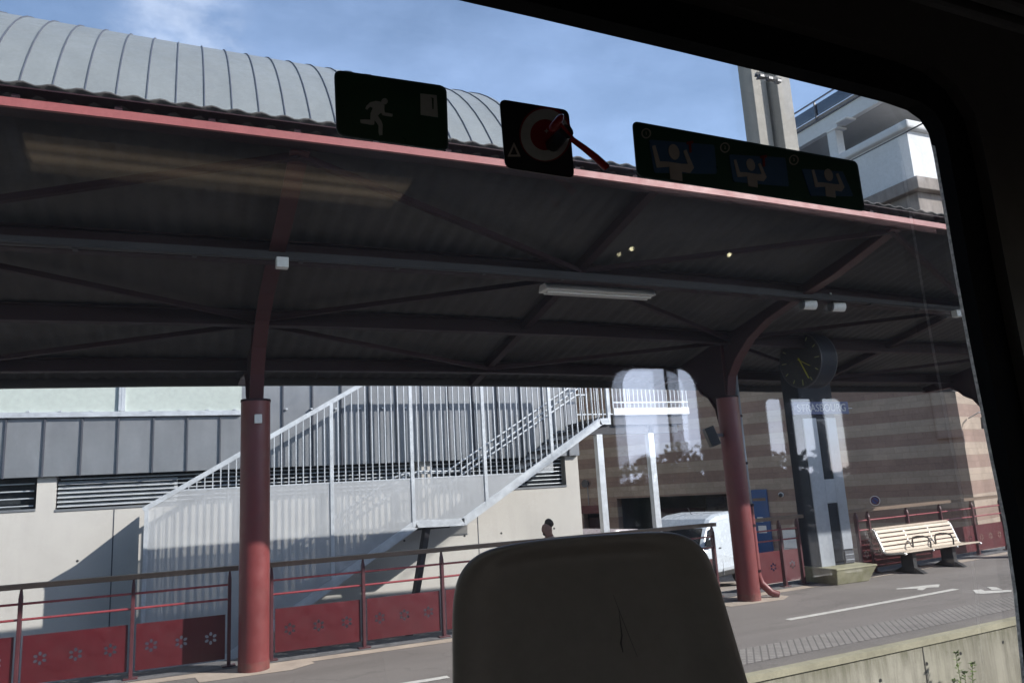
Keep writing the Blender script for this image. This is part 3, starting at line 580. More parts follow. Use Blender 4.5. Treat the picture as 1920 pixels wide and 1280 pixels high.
# ------------------------------------------------------------------ bench
def bench():
    t = empty('bench', (11.8, 9.3, 0), 'pale slatted platform bench with aluminium frame and two armrests', 'bench')
    J1 = at(1659, 1042, Y=9.40); J2 = at(1800, 1015, Y=9.56); k = .85; ux = Vector((J2.x-J1.x, J2.y-J1.y, 0)); L = ux.length/k; ux.normalize(); uy = Vector((-ux.y, ux.x, 0))
    O = Vector((J1.x, J1.y, 0))-uy*.45*k
    def P(u, v, z): return O+ux*u*k+uy*v*k+Vector((0, 0, z*k-.02 if z > .2 else z*k))
    prof = [(0, .43), (.02, .455), (.12, .452), (.22, .44), (.32, .43), (.42, .428), (.475, .46), (.505, .55), (.54, .65), (.575, .75), (.61, .84), (.645, .88), (.68, .875)]
    sl = MB()
    cents = [(.045, .457, 3), (.125, .452, -2), (.205, .442, -5), (.285, .433, -5), (.365, .428, 0), (.445, .445, 40), (.488, .505, 70), (.514, .585, 71), (.541, .665, 71), (.569, .745, 71), (.597, .825, 68), (.645, .878, 20)]
    for (v, z, a) in cents:
        a = R(a); dv, dz = math.cos(a)*.031, math.sin(a)*.031; nv, nz = -math.sin(a)*.011, math.cos(a)*.011
        q = [(v-dv-nv, z-dz-nz), (v+dv-nv, z+dz-nz), (v+dv+nv, z+dz+nz), (v-dv+nv, z-dz+nz)]
        sl.prism([P(.03, *c) for c in q], ux*(L-.06)*k)
    s = sl.build('slats', M['benchwood'], t, .004)
    for u in (0, L-.045, L*.345, L*.66):
        m = MB(); 
        for a, b in zip(prof[:-1], prof[1:]): m.bar(P(u+.022, *a)-Vector((0, 0, .012)), P(u+.022, *b)-Vector((0, 0, .012)), .045 if u in (0, L-.045) else .03, .028)
        m.build('frame', M['benchmetal'], t, .004)
    for u in (L*.37, L*.67):
        pts = [P(u, .08, .45), P(u, .07, .58), P(u, .11, .66), P(u, .20, .685), P(u, .34, .68), P(u, .43, .655), P(u, .455, .60), P(u, .45, .47)]
        m = MB(); m.tube(pts, .014, 10); m.build('armrest', M['blackmetal'] if u < .9 else M['blackmetal'], t)
    for u in (L*.20, L*.72):
        m = MB(); m.box((-.05, -.11, 0), (.05, .11, .35), 0, Matrix.Translation(P(u, .30, 0)) @ Matrix.Rotation(math.atan2(ux.y, ux.x), 4, 'Z'))
        m.prism([P(u-.05, -.02, 0.006), P(u-.05, .64, 0.006), P(u-.05, .45, .11), P(u-.05, .17, .11)], ux*.10); m.build('leg', M['blackmetal'], t, .006)
    m = MB(); m.bar(P(.2, .28, .41), P(L-.2, .28, .41), .06, .05); m.build('beam', M['blackmetal'], t)
bench()

# ------------------------------------------------------------------ concrete building with zinc cladding and vaulted roof
YW = 14.5
def aw(px, py): return at(px, py, Y=YW)
bl = empty('concrete_building', (2, YW, -.8), 'pale concrete station building with grey zinc cladding, window bands and vaulted zinc roof', 'building')
XC = aw(1093, 999).x; ZB = 2.36; WB = 1.80
wins = [(-8.0, aw(70, 900).x, 1.86), (aw(106, 900).x, aw(783, 885).x, 1.83), (aw(811, 885).x, aw(1062, 905).x, 1.75)]
segs = []; x = -14
m = MB(); m.box((-14, YW, -1.3), (XC, YW+.3, WB-.06))
xs = [-14]
for a, b, zb in wins: m.box((xs[-1], YW, WB-.06), (a, YW+.3, ZB+.1)); m.box((a, YW, WB-.06), (b, YW+.3, zb)) if zb > WB-.06 else None; xs.append(b)
m.box((xs[-1], YW, WB-.06), (XC, YW+.3, ZB+.1))
m.box((XC-.3, YW+.3, -1.3), (XC, YW+9, 3.9)); 
m.build('wall', M['concrete'], bl)
for px, py in ((212, 1000), (895, 965)):
    m = MB(); X = aw(px, py).x; m.box((X-.009, YW-.003, -1.2), (X+.009, YW+.002, WB-.02)); m.build('wall_joint', M['zincdark'], bl)
for px, py in ((145, 1051), (871, 1004), (940, 999), (1039, 990), (758, 1013), (1020, 1050), (900, 1080)):
    m = MB(); q = aw(px, py); m.tube([(q.x, YW-.004, q.z), (q.x, YW+.03, q.z)], .021, 12); m.build('tie_hole', M['blackmetal'], bl)
for a, b, zb in wins:
    m = MB(); m.box((a, YW+.20, zb), (b, YW+.22, ZB+.1)); w_ = m.build('window', M['winglass'], bl)
    m = MB(); m.box((a, YW-.015, zb-.035), (b, YW+.1, zb+.0)); m.build('sill', M['zinc'], w_)
    m = MB(); n = 4 if b < 0 else 7; L = b-a
    for i in range(n):
        z = zb+.05+(ZB-zb-.03)*i/n; m.tube([(a+.05, YW+.10, z), (b-.05, YW+.10, z)], .012, 6)
    m.build('louvre_bars', M['galv'], w_)
    m = MB()
    if b > -1 and a < 0:
        for i in range(6): z = zb+.03+(ZB-zb-.1)*i/6; m.add([(a+.02, YW+.03, z), (.12, YW+.03, z), (.12, YW+.12, z+.055), (a+.02, YW+.12, z+.055)], [(0, 1, 2, 3)])
        m.build('louvre_blades', M['galv'], w_)
# zinc cladding, proud of the wall
ZT = 3.31; ZS = [aw(x_, 830).x for x_ in (12, 82, 152, 220, 287, 350, 412)]; sp = (ZS[-1]-ZS[0])/6
m = MB(); m.box((-14, YW-.10, ZB), (aw(452, 760).x, YW-.003, ZT)); m.box((aw(452, 760).x, YW-.10, ZB), (XC, YW-.003, 5.4))
xx = ZS[0]-20*sp
while xx < XC:
    top = ZT if xx < aw(452, 760).x else 5.4
    if xx > -14: m.box((xx-.012, YW-.135, ZB-.01), (xx+.012, YW-.098, top), 1)
    xx += sp
m.build('zinc_cladding', [M['zinc'], M['zincdark']], bl)
m = MB(); m.box((-14, YW-.11, ZT+.04), (aw(452, 760).x, YW-.02, 5.4)); f = m.build('window_band', M['lightgreen'], bl)
m = MB(); X = aw(230, 745).x; m.box((X-.05, YW-.16, ZT+.09), (X+.05, YW-.1, 5.4)); m.box((X-.006, YW-.165, ZT+.09), (X+.008, YW-.155, 5.4)); m.box((-14, YW-.17, ZT), (aw(452, 760).x, YW-.02, ZT+.085))
for i in range(16): m.box((-2.6+i*.45, YW-.175, ZT+.085), (-2.56+i*.45, YW-.12, ZT+.11))
m.build('frame', M['galv'], f)
# vaulted roof behind and above
vy, vz, vr = 27.41, 4.42, 11.9; vx1 = at(1035, 285, Y=16.6).x; 
m = MB(); NA = 40; x0v = -40
A0, A1 = R(178), R(20)
arc = [(vy+vr*math.cos(A0+(A1-A0)*k/NA), vz+vr*math.sin(A0+(A1-A0)*k/NA)) for k in range(NA+1)]
m.add([(x0v, a, b) for a, b in arc]+[(vx1, a, b) for a, b in arc], [(k, k+1, NA+2+k, NA+1+k) for k in range(NA)], 0, True)
m.add([(vx1, a, b) for a, b in arc]+[(vx1, vy, vz)], [(k, k+1, NA+1) for k in range(NA)], 0)
vx = -2.5-.6*62
while vx < vx1:
    if vx > x0v:
        for k in range(NA):
            if arc[k][0] > vy+2: continue
            m.bar((vx, *arc[k]), (vx, *arc[k+1]), .022, .06, (0, 0, 1), 1)
    vx += .6
k = 13
jj = at(310, 130, X=-.1)
ja = math.atan2(jj.z-vz, jj.y-vy); m.bar((x0v, vy+(vr+.01)*math.cos(ja), vz+(vr+.01)*math.sin(ja)), (vx1, vy+(vr+.01)*math.cos(ja), vz+(vr+.01)*math.sin(ja)), .018, .02, (0, 0, 1), 1)
m.build('vaulted_roof', [M['vault'], paint('vault_seam', (.085, .095, .12), .6)], bl)
m = MB(); m.box((-14, YW, 5.3), (XC, vy-vr+1.5, 5.5)); m.build('flat_roof', M['zincdark'], bl)

# ------------------------------------------------------------------ steel staircase
YS = 13.35; YB = YW-.10
def as_(px, py): return at(px, py, Y=YS)
st = empty('steel_staircase', (.3, YS+.5, -.75), 'galvanised outdoor steel staircase with barred screen and perforated panels', 'staircase')
pc = as_(275, 955); XL = pc.x; ZL = pc.z
XP = [XL, None, as_(622, 900).x, as_(772, 860).x, as_(907, 830).x, as_(1031, 790).x, as_(1138, 750).x]; XP[1] = (XP[0]+XP[2])/2
hs = as_(680, 720); slope = (hs.z-ZL)/(hs.x-XL)
ZTOP = 4.42
def hz(x): return min(ZL+slope*(x-XL), ZTOP)
s1 = as_(560, 1137); s2 = as_(780, 982); s3 = as_(868, 978); s4 = as_(1125, 790)
k1 = (s2.z-s1.z)/(s2.x-s1.x); k2 = (s4.z-s3.z)/(s4.x-s3.x); GS = GZ(YS)
def bz(x):
    if x < s2.x: return max(s2.z-k1*(s2.x-x), GS)
    if x < s3.x: return s2.z
    return min(s3.z+k2*(x-s3.x), s4.z)
xfoot = s2.x-(s2.z-GS)/k1
for i, x in enumerate(XP):
    m = MB(); m.box((x-.03, YS-.036, bz(x)-.02 if i else GS), (x+.03, YS+.03, hz(x))); m.build('post', M['galv'], st)
m = MB(); m.bar((XL-.05, YS, ZL), (XL+(ZTOP-ZL)/slope, YS, ZTOP), .07, .075); m.bar((XL+(ZTOP-ZL)/slope, YS, ZTOP), (XP[-1], YS, ZTOP), .07, .075); m.build('top_rail', M['galv'], st)
def stringer(y, mat):
    m = MB(); w_, h = .064, .15
    m.bar((xfoot, y, GS-.02), (s2.x, y, s2.z), w_, h); m.bar((s2.x-.02, y, s2.z), (s3.x+.02, y, s3.z), w_, h*.85); m.bar((s3.x, y, s3.z), (s4.x, y, s4.z), w_, h); m.bar((s4.x-.02, y, s4.z), (XP[-1]+.03, y, s4.z), w_, h*.85)
    m.build('stringer', mat, st)
stringer(YS, M['galv']); stringer(YB-.06, M['galv'])
ZPT = as_(775, 897).z
for a, b in zip(XP[:-1], XP[1:]):
    n = max(3, round((b-a)/.122)); m = MB()
    for k in range(1, n):
        x = a+(b-a)*k/n; lo = max(bz(x), GS+.05); m.box((x-.008, YS-.016, lo), (x+.008, YS+.016, hz(x)-.02))
    m.build('screen_bars', M['galv'], st)
    pts_lo = [(a, max(bz(a), GS+.05)), (b, max(bz(b), GS+.05))]
    xs_ = sorted({a, b, *[x for x in (xfoot, s2.x, s3.x, XL+(ZPT-ZL)/slope, s3.x+(ZPT-s3.z)/k2) if a < x < b]})
    poly = [(x, min(max(bz(x), GS+.05), ZPT)) for x in xs_]+[(x, max(min(hz(x), ZPT), bz(x))) for x in reversed(xs_)]
    poly2 = []
    for q in poly:
        if not poly2 or (abs(q[0]-poly2[-1][0])+abs(q[1]-poly2[-1][1])) > .002: poly2.append(q)
    if max(z for _, z in poly2)-min(z for _, z in poly2) > .05 and a < s3.x+(ZPT-s3.z)/k2 and len(poly2) > 2:
        m = MB(); m.add([(x, YS-.019, z) for x, z in poly2], [tuple(range(len(poly2)))]); m.build('perforated_panel', M['mesh'], st)
        m = MB(); tp = [q for q in poly2 if abs(q[1]-ZPT) < .01]
        if len(tp) > 1: m.bar((min(q[0] for q in tp), YS-.018, ZPT), (max(q[0] for q in tp), YS-.018, ZPT), .012, .02); m.build('panel_trim', M['galv'], st)
m = MB(); m.box((XL-.012, YS+.03, GS), (XL+.012, YB-.02, ZL)); m.build('end_panel', M['galv'], st)
m = MB()
n = int((s2.x-xfoot)/.29)
for k in range(1, n+1):
    x = xfoot+(s2.x-xfoot)*k/n; z = GS+(s2.z-GS)*k/n; m.box((x-.30, YS+.04, z-.02), (x+.02, YB-.1, z+.02))
m.box((s2.x, YS+.04, s2.z-.02), (s3.x, YB-.1, s2.z+.025))
n = int((s4.x-s3.x)/.29)
for k in range(1, n+1):
    x = s3.x+(s4.x-s3.x)*k/n; z = s3.z+(s4.z-s3.z)*k/n; m.box((x-.30, YS+.04, z-.02), (x+.02, YB-.1, z+.02))
m.build('treads', M['deck'], st)
def rail(pts, r=.02):
    m = MB(); m.tube(pts, r, 8); m.build('handrail', M['galv'], st)
for yy, off in ((YB-.16, .92), (YB-.16, .66), (YS+.10, .92)):
    xa = xfoot+.3
    rail([(xa, yy, bz(xa)+off), (s2.x-.1, yy, bz(s2.x-.1)+off), (s2.x+.1, yy, s2.z+off), (s3.x, yy, s3.z+off), (s4.x, yy, s4.z+off), (XP[-1], yy, s4.z+off)])
m = MB()
for x in [xfoot+.4+i*1.1 for i in range(8)]:
    if x < s4.x: m.tube([(x, YB-.16, bz(x)), (x, YB-.16, bz(x)+.92)], .018, 8)
m.build('handrail_post', M['galvdark'], st)
a = as_(803, 985); b = at(764, 1115, Y=YW-.2); m = MB(); m.bar((a.x, YS+.1, s2.z-.07), (b.x, YW-.2, GS-.1), .10, .12); m.bar((s2.x+.1, YS+.5, s2.z-.07), (s3.x-.1, YS+.5, s2.z-.07), .1, .12); m.build('landing_strut', M['deck'], st)
# walkway at the head of the stairs
YK_ = YW+.30
ak = lambda px, py: at(px, py, Y=YK_)
wa = ak(1150, 772); wb = ak(1291, 772); zf0, zf1 = ak(1150, 778).z, ak(1150, 765).z
m = MB(); m.box((wa.x, YK_-.03, zf0), (wb.x, YK_+.03, zf1)); m.build('walkway_fascia', M['white'], st)
m = MB(); m.box((wa.x, YK_+.035, zf0-.22), (wb.x, YK_+2.6, zf0+.02)); m.box((wa.x-.75, YK_+.1, zf0-.42), (wb.x-.3, YK_+.26, zf0-.225)); m.box((s4.x-.15, YS+.04, s4.z-.10), (XP[-1]+.02, YK_+2.6, s4.z+.02)); m.build('walkway_deck', M['deck'], st)
zz = zf1+1.15
def guard(x0, x1, y):
    m = MB(); xx = x0
    while xx < x1: m.box((xx-.006, y-.008, zf1), (xx+.006, y+.008, zz)); xx += .115
    m.bar((x0, y, zz), (x1, y, zz), .05, .05); m.bar((x0, y, zf1+.13), (x1, y, zf1+.13), .025, .025); m.build('walkway_railing', M['galv'], st)
guard(wa.x, wb.x, YK_); guard(wa.x, wb.x, YK_+2.56)
for px0, py0 in ((1135, 900), (1233, 900)):
    q = ak(px0, py0); m = MB(); m.box((q.x-.075, YK_+.10, GS-.5), (q.x+.075, YK_+.25, zf0-.225 if px0 > 1200 else zf0-.42)); m.build('support_post', M['galv'], st, .004)

# ------------------------------------------------------------------ striped stone building
PA, PB = at(1090, 940, D=25.3), at(1820, 900, D=18.7)
PA.z = PB.z = 0
ux = (PB-PA).normalized(); LW = (PB-PA).length
stb = empty('striped_stone_building', PB, 'brown and cream striped stone building in shade behind the car park', 'building')
nrm = Vector((ux.y, -ux.x, 0))                        # towards the camera
FW = frame(PA-ux*9, ux, (0, 0, 1))
def wu(px, py):
    v = ray(px, py); o = Vector((0, 0, EYE)); n = nrm; tt = (PA-o).dot(n)/v.dot(n); P = o+v*tt; return ((P-(PA-ux*9)).dot(ux), P.z)
LT = LW+9
def rect(a, b, c, d): return [(a, b), (c, b), (c, d), (a, d)]
g0 = wu(1157, 944); g1 = wu(1356, 915); dr0 = wu(1093, 960); dr1 = wu(1133, 952); bd0 = wu(1409, 918); bd1 = wu(1431, 914)
ZG = -1.4; HT = 6.4
holes = [rect(g0[0], ZG+.05, g1[0]+.8, (g0[1]+g1[1])/2), rect(dr0[0], ZG+.05, dr1[0], dr1[1]-.15)]
sheet('wall', [rect(0, ZG, LT, HT)]+holes, .3, FW @ Matrix.Translation((0, 0, -.15)), M['stone'], stb)
m = MB()
for h in holes: (a, b), (c, d) = h[0], h[2]; m.box((a-.05, b, -3.2), (c+.05, d+.05, -3.1)); m.box((a-.06, b, -3.1), (a-.01, d, -.31)); m.box((c+.01, b, -3.1), (c+.06, d, -.31)); m.box((a, d+.01, -3.1), (c, d+.06, -.31))
m.build('garage_recess', M['darksteel'], stb, fm=FW)
m = MB(); m.box((g0[0]+.9, ZG, -1.0), (g0[0]+2.6, (g0[1]+g1[1])/2-.4, -.9)); m.box((g0[0]+2.7, ZG, -.9), (g1[0], (g0[1]+g1[1])/2-.1, -.8), 1); m.build('garage_door', [M['maroon'], M['darkglass']], stb, fm=FW)
m = MB(); m.box((dr0[0]-.05, dr1[1]-.16, .002), (dr1[0]+.15, dr1[1]+.10, .05)); m.build('red_lintel', M['panelred'], stb, fm=FW)
m = MB(); m.box((dr0[0]+.1, ZG, -.25), (dr1[0]-.1, dr1[1]-.3, -.2)); m.build('red_door', M['maroon'], stb, fm=FW)
m = MB(); m.box((bd0[0], ZG, .003), (bd1[0]+.1, bd0[1], .06)); bdo = m.build('blue_door', M['blue'], stb, .006, fm=FW)
q = wu(1428, 972); m = MB(); m.box((q[0]-.10, q[1]-.09, .062), (q[0]+.06, q[1]+.05, .066)); q = wu(1432, 990); m.box((q[0]-.13, q[1]-.12, .062), (q[0]+.10, q[1]+.08, .066)); m.build('notice', M['whiteplastic'], bdo, fm=FW)
q = wu(1410, 935); m = MB(); m.box((bd0[0]+.02, q[1]-.06, .062), (bd1[0]+.05, q[1]+.02, .066)); m.build('door_plate', M['rail_brown'], bdo, fm=FW)
# return wall, lit, past the corner
d2 = Vector((-ux.y, ux.x, 0))*-1
FR = frame(PB, Vector((.955, .295, 0)), (0, 0, 1)); sheet('return_wall', [rect(0, ZG, 9, HT)], .3, FR @ Matrix.Translation((0, 0, -.15)), M['stone'], stb)
m = MB(); q0 = wu(1785, 745); m.box((LT-.55, q0[1]-1.0, .002), (LT+.0, q0[1]+.9, .10)); m.build('corner_pilaster', M['stone'], stb, fm=FW)
m = MB(); m.box((-.1, HT, -.5), (LT+.2, HT+.25, .15)); m.build('roof_edge', M['stonegrey'], stb, fm=FW)
m = MB(); m.box((0, ZG, -.305), (LT-.35, ZG+.02, -4)); 
# sign, lamps, cameras and notice on the wall
def onwall(px, py): u, z = wu(px, py); return FW @ Vector((u, z, 0)), FW @ Matrix.Translation((u, z, .004))
P, F = onwall(1641, 938); t = empty('no_parking_sign', P, 'round blue and red no parking sign on the striped wall', 'sign')
sheet('disc', [ell(0, 0, .125, .125, 28)], .006, F @ Matrix.Translation((0, 0, .01)), M['whiteplastic'], t); sheet('red_ring', [ell(0, 0, .11, .11, 28), ell(0, 0, .082, .082, 28)], .004, F @ Matrix.Translation((0, 0, .017)), M['panelred'], t)
sheet('blue_field', [ell(0, 0, .081, .081, 28)], .004, F @ Matrix.Translation((0, 0, .016)), M['bluesign'], t); m = MB(); m.bar((-.06, .06, .02), (.06, -.06, .02), .025, .004); m.build('red_bar', M['panelred'], t, fm=F)
P, F = onwall(1465, 927); t = empty('dome_camera', P, 'small dark dome camera on the striped wall', 'camera'); m = MB(); m.tube([(0, 0, 0), (0, 0, .05)], .07, 16); m.build('mount', M['whiteplastic'], t, fm=F); m = MB(); m.tube([(0, 0, .05), (0, -.02, .10), (0, -.03, .13)], [.055, .05, .02], 14); m.build('dome', M['blackmetal'], t, fm=F)
P, F = onwall(1100, 906); t = empty('wall_lamp', P, 'dark bulkhead lamp with cable on the striped wall by the staircase', 'lamp'); m = MB(); m.tube([(0, 0, 0), (0, 0, .12)], [.10, .13], 16); m.build('body', M['darksteel'], t, fm=F); m = MB(); m.tube([(0.03, -.1, .015), (.03, -1.0, .015)], .012, 6); m.build('cable', M['galvdark'], t, fm=F)
P, F = onwall(1828, 790); t = empty('wall_lantern', P, 'white curved arm wall lantern on the corner of the striped building', 'lamp')
base = PB+Vector((.45, -.05, 0)); z = at(1828, 780, D=18.5).z
m = MB(); m.tube([base+Vector((0, .15, z)), base+Vector((-.0, -.15, z+.12)), base+Vector((-.08, -.32, z+.06)), base+Vector((-.08, -.34, z-.02))], .02, 8); m.build('arm', M['whiteplastic'], t)
m = MB(); m.tube([base+Vector((-.08, -.34, z-.02)), base+Vector((-.08, -.34, z-.30))], [.10, .12], 14); m.build('lamp_head', M['darksteel'], t)
P, F = onwall(1485, 1017); t = empty('notice_board', P, 'pale grey notice board low on the striped wall behind the short railing', 'board')
m = MB(); m.box((-.22, -.6, 0), (.26, .35, .03)); m.build('panel', M['whiteplastic'], t, .004, fm=F); m = MB(); m.box((-.2, -.16, .031), (.24, -.14, .034)); m.build('divider', M['galvdark'], t, fm=F)

# ------------------------------------------------------------------ white van, grey car
def van(label):
    P0 = at(1288, 985, Y=14.4); P0.z = GZ(14.9); d = Vector((.93, .37, 0)).normalized(); T = empty('parked_van', P0, label, 'van')
    FV = frame(P0, d, (0, 0, 1))                       # x along the van from its nose, y up, z towards the camera
    H = at(1365, 961, Y=14.9).z-P0.z; k = H/1.82
    side = [(0.05, .35), (0.0, .62), (.06, .86), (.30, .98), (.72, 1.08), (1.12, 1.50), (1.38, 1.71), (1.75, 1.80), (2.6, 1.83), (3.55, 1.80), (3.70, 1.62), (3.76, .9), (3.74, .35)]
    side = [(x*.84, y*k) for x, y in side]
    W = [( .78 if y > 1.2*k else .84) for x, y in side]
    m = MB(); n = len(side)
    vs = [(x, y, -.84+w_) for (x, y), w_ in zip(side, W)]+[(x, y, -.84-w_) for (x, y), w_ in zip(side, W)]
    m.add(vs, [tuple(range(n)), tuple(reversed(range(n, 2*n)))]+[(i, i+n, (i+1) % n+n, (i+1) % n) for i in range(n)]); m.build('body', M['vanpaint'], T, .14, fm=FV)
    m = MB(); m.prism([(.70, 1.10*k, -.02), (1.0, 1.46*k, -.05), (1.36, 1.52*k, -.055), (1.36, 1.10*k, -.01)], (0, 0, .006)); m.build('side_window', M['darkglass'], T, fm=FV)
    m = MB(); m.add([(.62, 1.10*k, -.10), (.93, 1.49*k, -.16), (.93, 1.49*k, -1.52), (.62, 1.10*k, -1.58)], [(0, 1, 2, 3)]); m.build('windscreen', M['darkglass'], T, fm=FV @ Matrix.Translation((-.012, .012, 0)))
    m = MB(); m.box((1.40, .35*k, .004), (1.412, 1.1*k, -.02)); m.box((2.15, .35*k, .004), (2.162, 1.1*k, -.02)); m.box((.3, .72*k, .002), (3.0, .735*k, -.02)); m.build('door_seam', M['galvdark'], T, fm=FV)
    m = MB(); m.box((1.27, .98*k, 0), (1.37, 1.01*k, .02)); m.build('door_handle', M['blackmetal'], T, fm=FV)
    m = MB(); m.box((.72, 1.08*k, 0), (.86, 1.24*k, .14)); m.build('wing_mirror', M['blackmetal'], T, .02, fm=FV)
    m = MB(); m.box((-.02, .30*k, -.02), (3.17, .44*k, -1.66)); m.build('bumper', M['rubber'], T, .03, fm=FV)
    for x in (.62, 2.5):
        m = MB(); m.tube([(x, .31, -.24), (x, .31, .0)], .31, 28); wv = m.build('wheel', M['rubber'], T, fm=FV); m = MB(); m.tube([(x, .31, 0.0), (x, .31, .012)], .19, 20); m.build('rim', M['galvdark'], wv, fm=FV)
    m = MB(); m.tube([(1.6, 1.81*k, -.84), (1.45, 1.98*k, -.84)], .007, 5); m.build('aerial', M['blackmetal'], T, fm=FV)
van('white delivery van parked behind the railing beside the second red column')
P0 = at(1092, 1003, Y=15.6); P0.z = GZ(16); T = empty('parked_car', P0, 'low pinkish grey car behind the seat back, only its roof line showing', 'car'); FV = frame(P0, (.97, .24, 0), (0, 0, 1))
H = at(1190, 988, Y=16).z-P0.z; k = H/1.45
pr = [(-.9, .3), (-.95, .75), (-.1, .9), (.55, 1.32), (1.2, 1.45), (1.9, 1.40), (2.6, 1.05), (3.1, .92), (3.12, .3)]
m = MB(); n = len(pr); m.add([(x, y*k, 0) for x, y in pr]+[(x, y*k, -1.6) for x, y in pr], [tuple(range(n)), tuple(reversed(range(n, 2*n)))]+[(i, i+n, (i+1) % n+n, (i+1) % n) for i in range(n)]); m.build('body', M['pinkcar'], T, .07, fm=FV)
m = MB(); m.prism([(.1, .93*k, .0), (.62, 1.26*k, .0), (1.2, 1.34*k, .0), (1.85, 1.30*k, 0), (2.35, 1.02*k, .0)], (0, 0, .006)); m.build('side_window', M['darkglass'], T, fm=FV)
for x in (-.2, 2.3):
    m = MB(); m.tube([(x, .3, -.2), (x, .3, .01)], .3, 24); m.build('wheel', M['rubber'], T, fm=FV)

# ------------------------------------------------------------------ man walking behind the railing
def person():
    H0 = at(1028, 990, Y=11.15); gz = GZ(11.15); X, Y = H0.x, H0.y
    top = at(1029, 974, Y=11.15).z; S = (top-gz)/1.78
    t = empty('person', (X, Y, gz), 'dark haired man in a rust shirt walking left past the concrete wall', 'person')
    def P(x, y, z): return (X+x*S, Y+y*S, gz+z*S)      # facing -X
    def skin(name, verts, edges, radii, mat, sub=2):
        me = bpy.data.meshes.new(name); me.from_pydata([P(*v) for v in verts], edges, []); ob = bpy.data.objects.new('tmp', me); col.objects.link(ob)
        sk = ob.modifiers.new('s', 'SKIN'); sb = ob.modifiers.new('u', 'SUBSURF'); sb.levels = sub; sb.render_levels = sub
        for i, r in enumerate(radii): me.skin_vertices[0].data[i].radius = (r[0]*S, r[1]*S) if isinstance(r, tuple) else (r*S, r*S)
        me.skin_vertices[0].data[0].use_root = True
        dg = bpy.context.evaluated_depsgraph_get(); out = bpy.data.meshes.new_from_object(ob.evaluated_get(dg)); out.name = name; bpy.data.objects.remove(ob)
        out.materials.clear(); out.materials.append(mat)
        for p in out.polygons: p.use_smooth = True
        return link(name, out, t)
    V = [(0, 0, .95), (0, 0, 1.12), (0, 0, 1.32), (.01, 0, 1.46), (0, 0, 1.53), (-.03, 0, 1.60), (-.02, 0, 1.68), (-.005, 0, 1.725),
         (.01, -.19, 1.42), (-.10, -.22, 1.16), (-.27, -.20, 1.02), (.01, .19, 1.42), (.10, .22, 1.15), (.02, .22, .93),
         (0, -.09, .90), (-.13, -.09, .50), (-.22, -.09, .09), (-.34, -.09, .05), (0, .09, .90), (.10, .09, .50), (.30, .09, .14), (.22, .09, .06), (-.112, 0, 1.645)]
    Ed = [(0, 1), (1, 2), (2, 3), (3, 4), (4, 5), (5, 6), (6, 7), (3, 8), (8, 9), (9, 10), (3, 11), (11, 12), (12, 13), (0, 14), (14, 15), (15, 16), (16, 17), (0, 18), (18, 19), (19, 20), (20, 21), (5, 22)]
    rr = [.13, .13, .15, .11, .056, (.066, .075), (.078, .092), .055, .065, .045, .03, .065, .045, .03, .09, .06, .042, .03, .09, .06, .042, .03, .016]
    skin('body', V, Ed, rr, M['skin'])
    skin('shirt', [(0, 0, .92), (0, 0, 1.12), (0, 0, 1.32), (.005, 0, 1.45), (.01, -.19, 1.42), (-.06, -.215, 1.25), (.01, .19, 1.42), (.06, .215, 1.25)], [(0, 1), (1, 2), (2, 3), (3, 4), (4, 5), (3, 6), (6, 7)], [.15, .15, .17, .115, .085, .07, .085, .07], M['shirt'])
    skin('trousers', [(0, 0, .96), (0, -.09, .88), (-.13, -.09, .50), (-.21, -.09, .13), (0, .09, .88), (.10, .09, .50), (.28, .09, .17)], [(0, 1), (1, 2), (2, 3), (0, 4), (4, 5), (5, 6)], [.14, .105, .078, .062, .105, .078, .062], M['denim'])
    skin('hair', [(.05, 0, 1.66), (.03, 0, 1.71), (-.01, 0, 1.735), (-.05, 0, 1.74)], [(0, 1), (1, 2), (2, 3)], [.06, (.078, .094), (.07, .092), .056], M['hair'], 1)
    skin('beard', [(-.07, 0, 1.585), (-.085, 0, 1.565), (-.04, 0, 1.56)], [(0, 1), (1, 2)], [.036, .03, .036], M['hair'], 1)
    skin('ear', [(.0, -.098, 1.655), (.0, -.104, 1.63)], [(0, 1)], [.022, .018], M['skin'], 1)
person()

# ------------------------------------------------------------------ white building, pylons on the far side
wbx = at(1697, 228, D=30); X0, Y0, Zt = wbx.x, wbx.y, wbx.z; zb = at(1720, 347, D=30).z-.05
wb = empty('white_building', (X0, Y0, -1), 'tall white building with open balcony storey high above the canopy', 'building')
m = MB(); m.box((X0, Y0, zb), (X0+14, Y0+26, Zt-.35)); m.build('parapet_wall', M['white'], wb)
m = MB(); m.box((X0-.22, Y0-.22, Zt-.35), (X0+14.2, Y0+26, Zt)); m.build('parapet_coping', M['white'], wb, .08)
M['soffit'] = paint('soffit_shade_grey', (.34, .335, .33), .85, var=.06)  # white soffit painted grey, its shade put into the colour
zs0, zs1 = Zt+1.36, Zt+2.02
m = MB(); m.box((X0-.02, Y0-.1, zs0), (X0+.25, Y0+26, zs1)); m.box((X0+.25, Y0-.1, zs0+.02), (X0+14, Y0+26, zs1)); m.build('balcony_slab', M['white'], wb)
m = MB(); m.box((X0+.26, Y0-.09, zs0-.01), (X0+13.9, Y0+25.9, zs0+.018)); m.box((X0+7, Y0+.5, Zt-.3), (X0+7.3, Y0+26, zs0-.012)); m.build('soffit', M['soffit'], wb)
for yy in (3.32, 9.3, 15.3):
    m = MB(); m.box((X0-.0, Y0+yy, Zt), (X0+.45, Y0+yy+.45, zs0-.015)); m.build('balcony_post', M['white'], wb)
zt = zs1
m = MB(); m.box((X0+.06, Y0-.05, zt), (X0+.35, Y0+26, zt+.30)); m.build('balcony_kerb', M['stonegrey'], wb)
m = MB(); m.box((X0+.02, Y0-.05, zt+.32), (X0+.05, Y0+26, zt+.86)); gb = m.build('glass_balustrade', mat_pane('balustrade_glass', (.55, .65, .75), 3), wb)
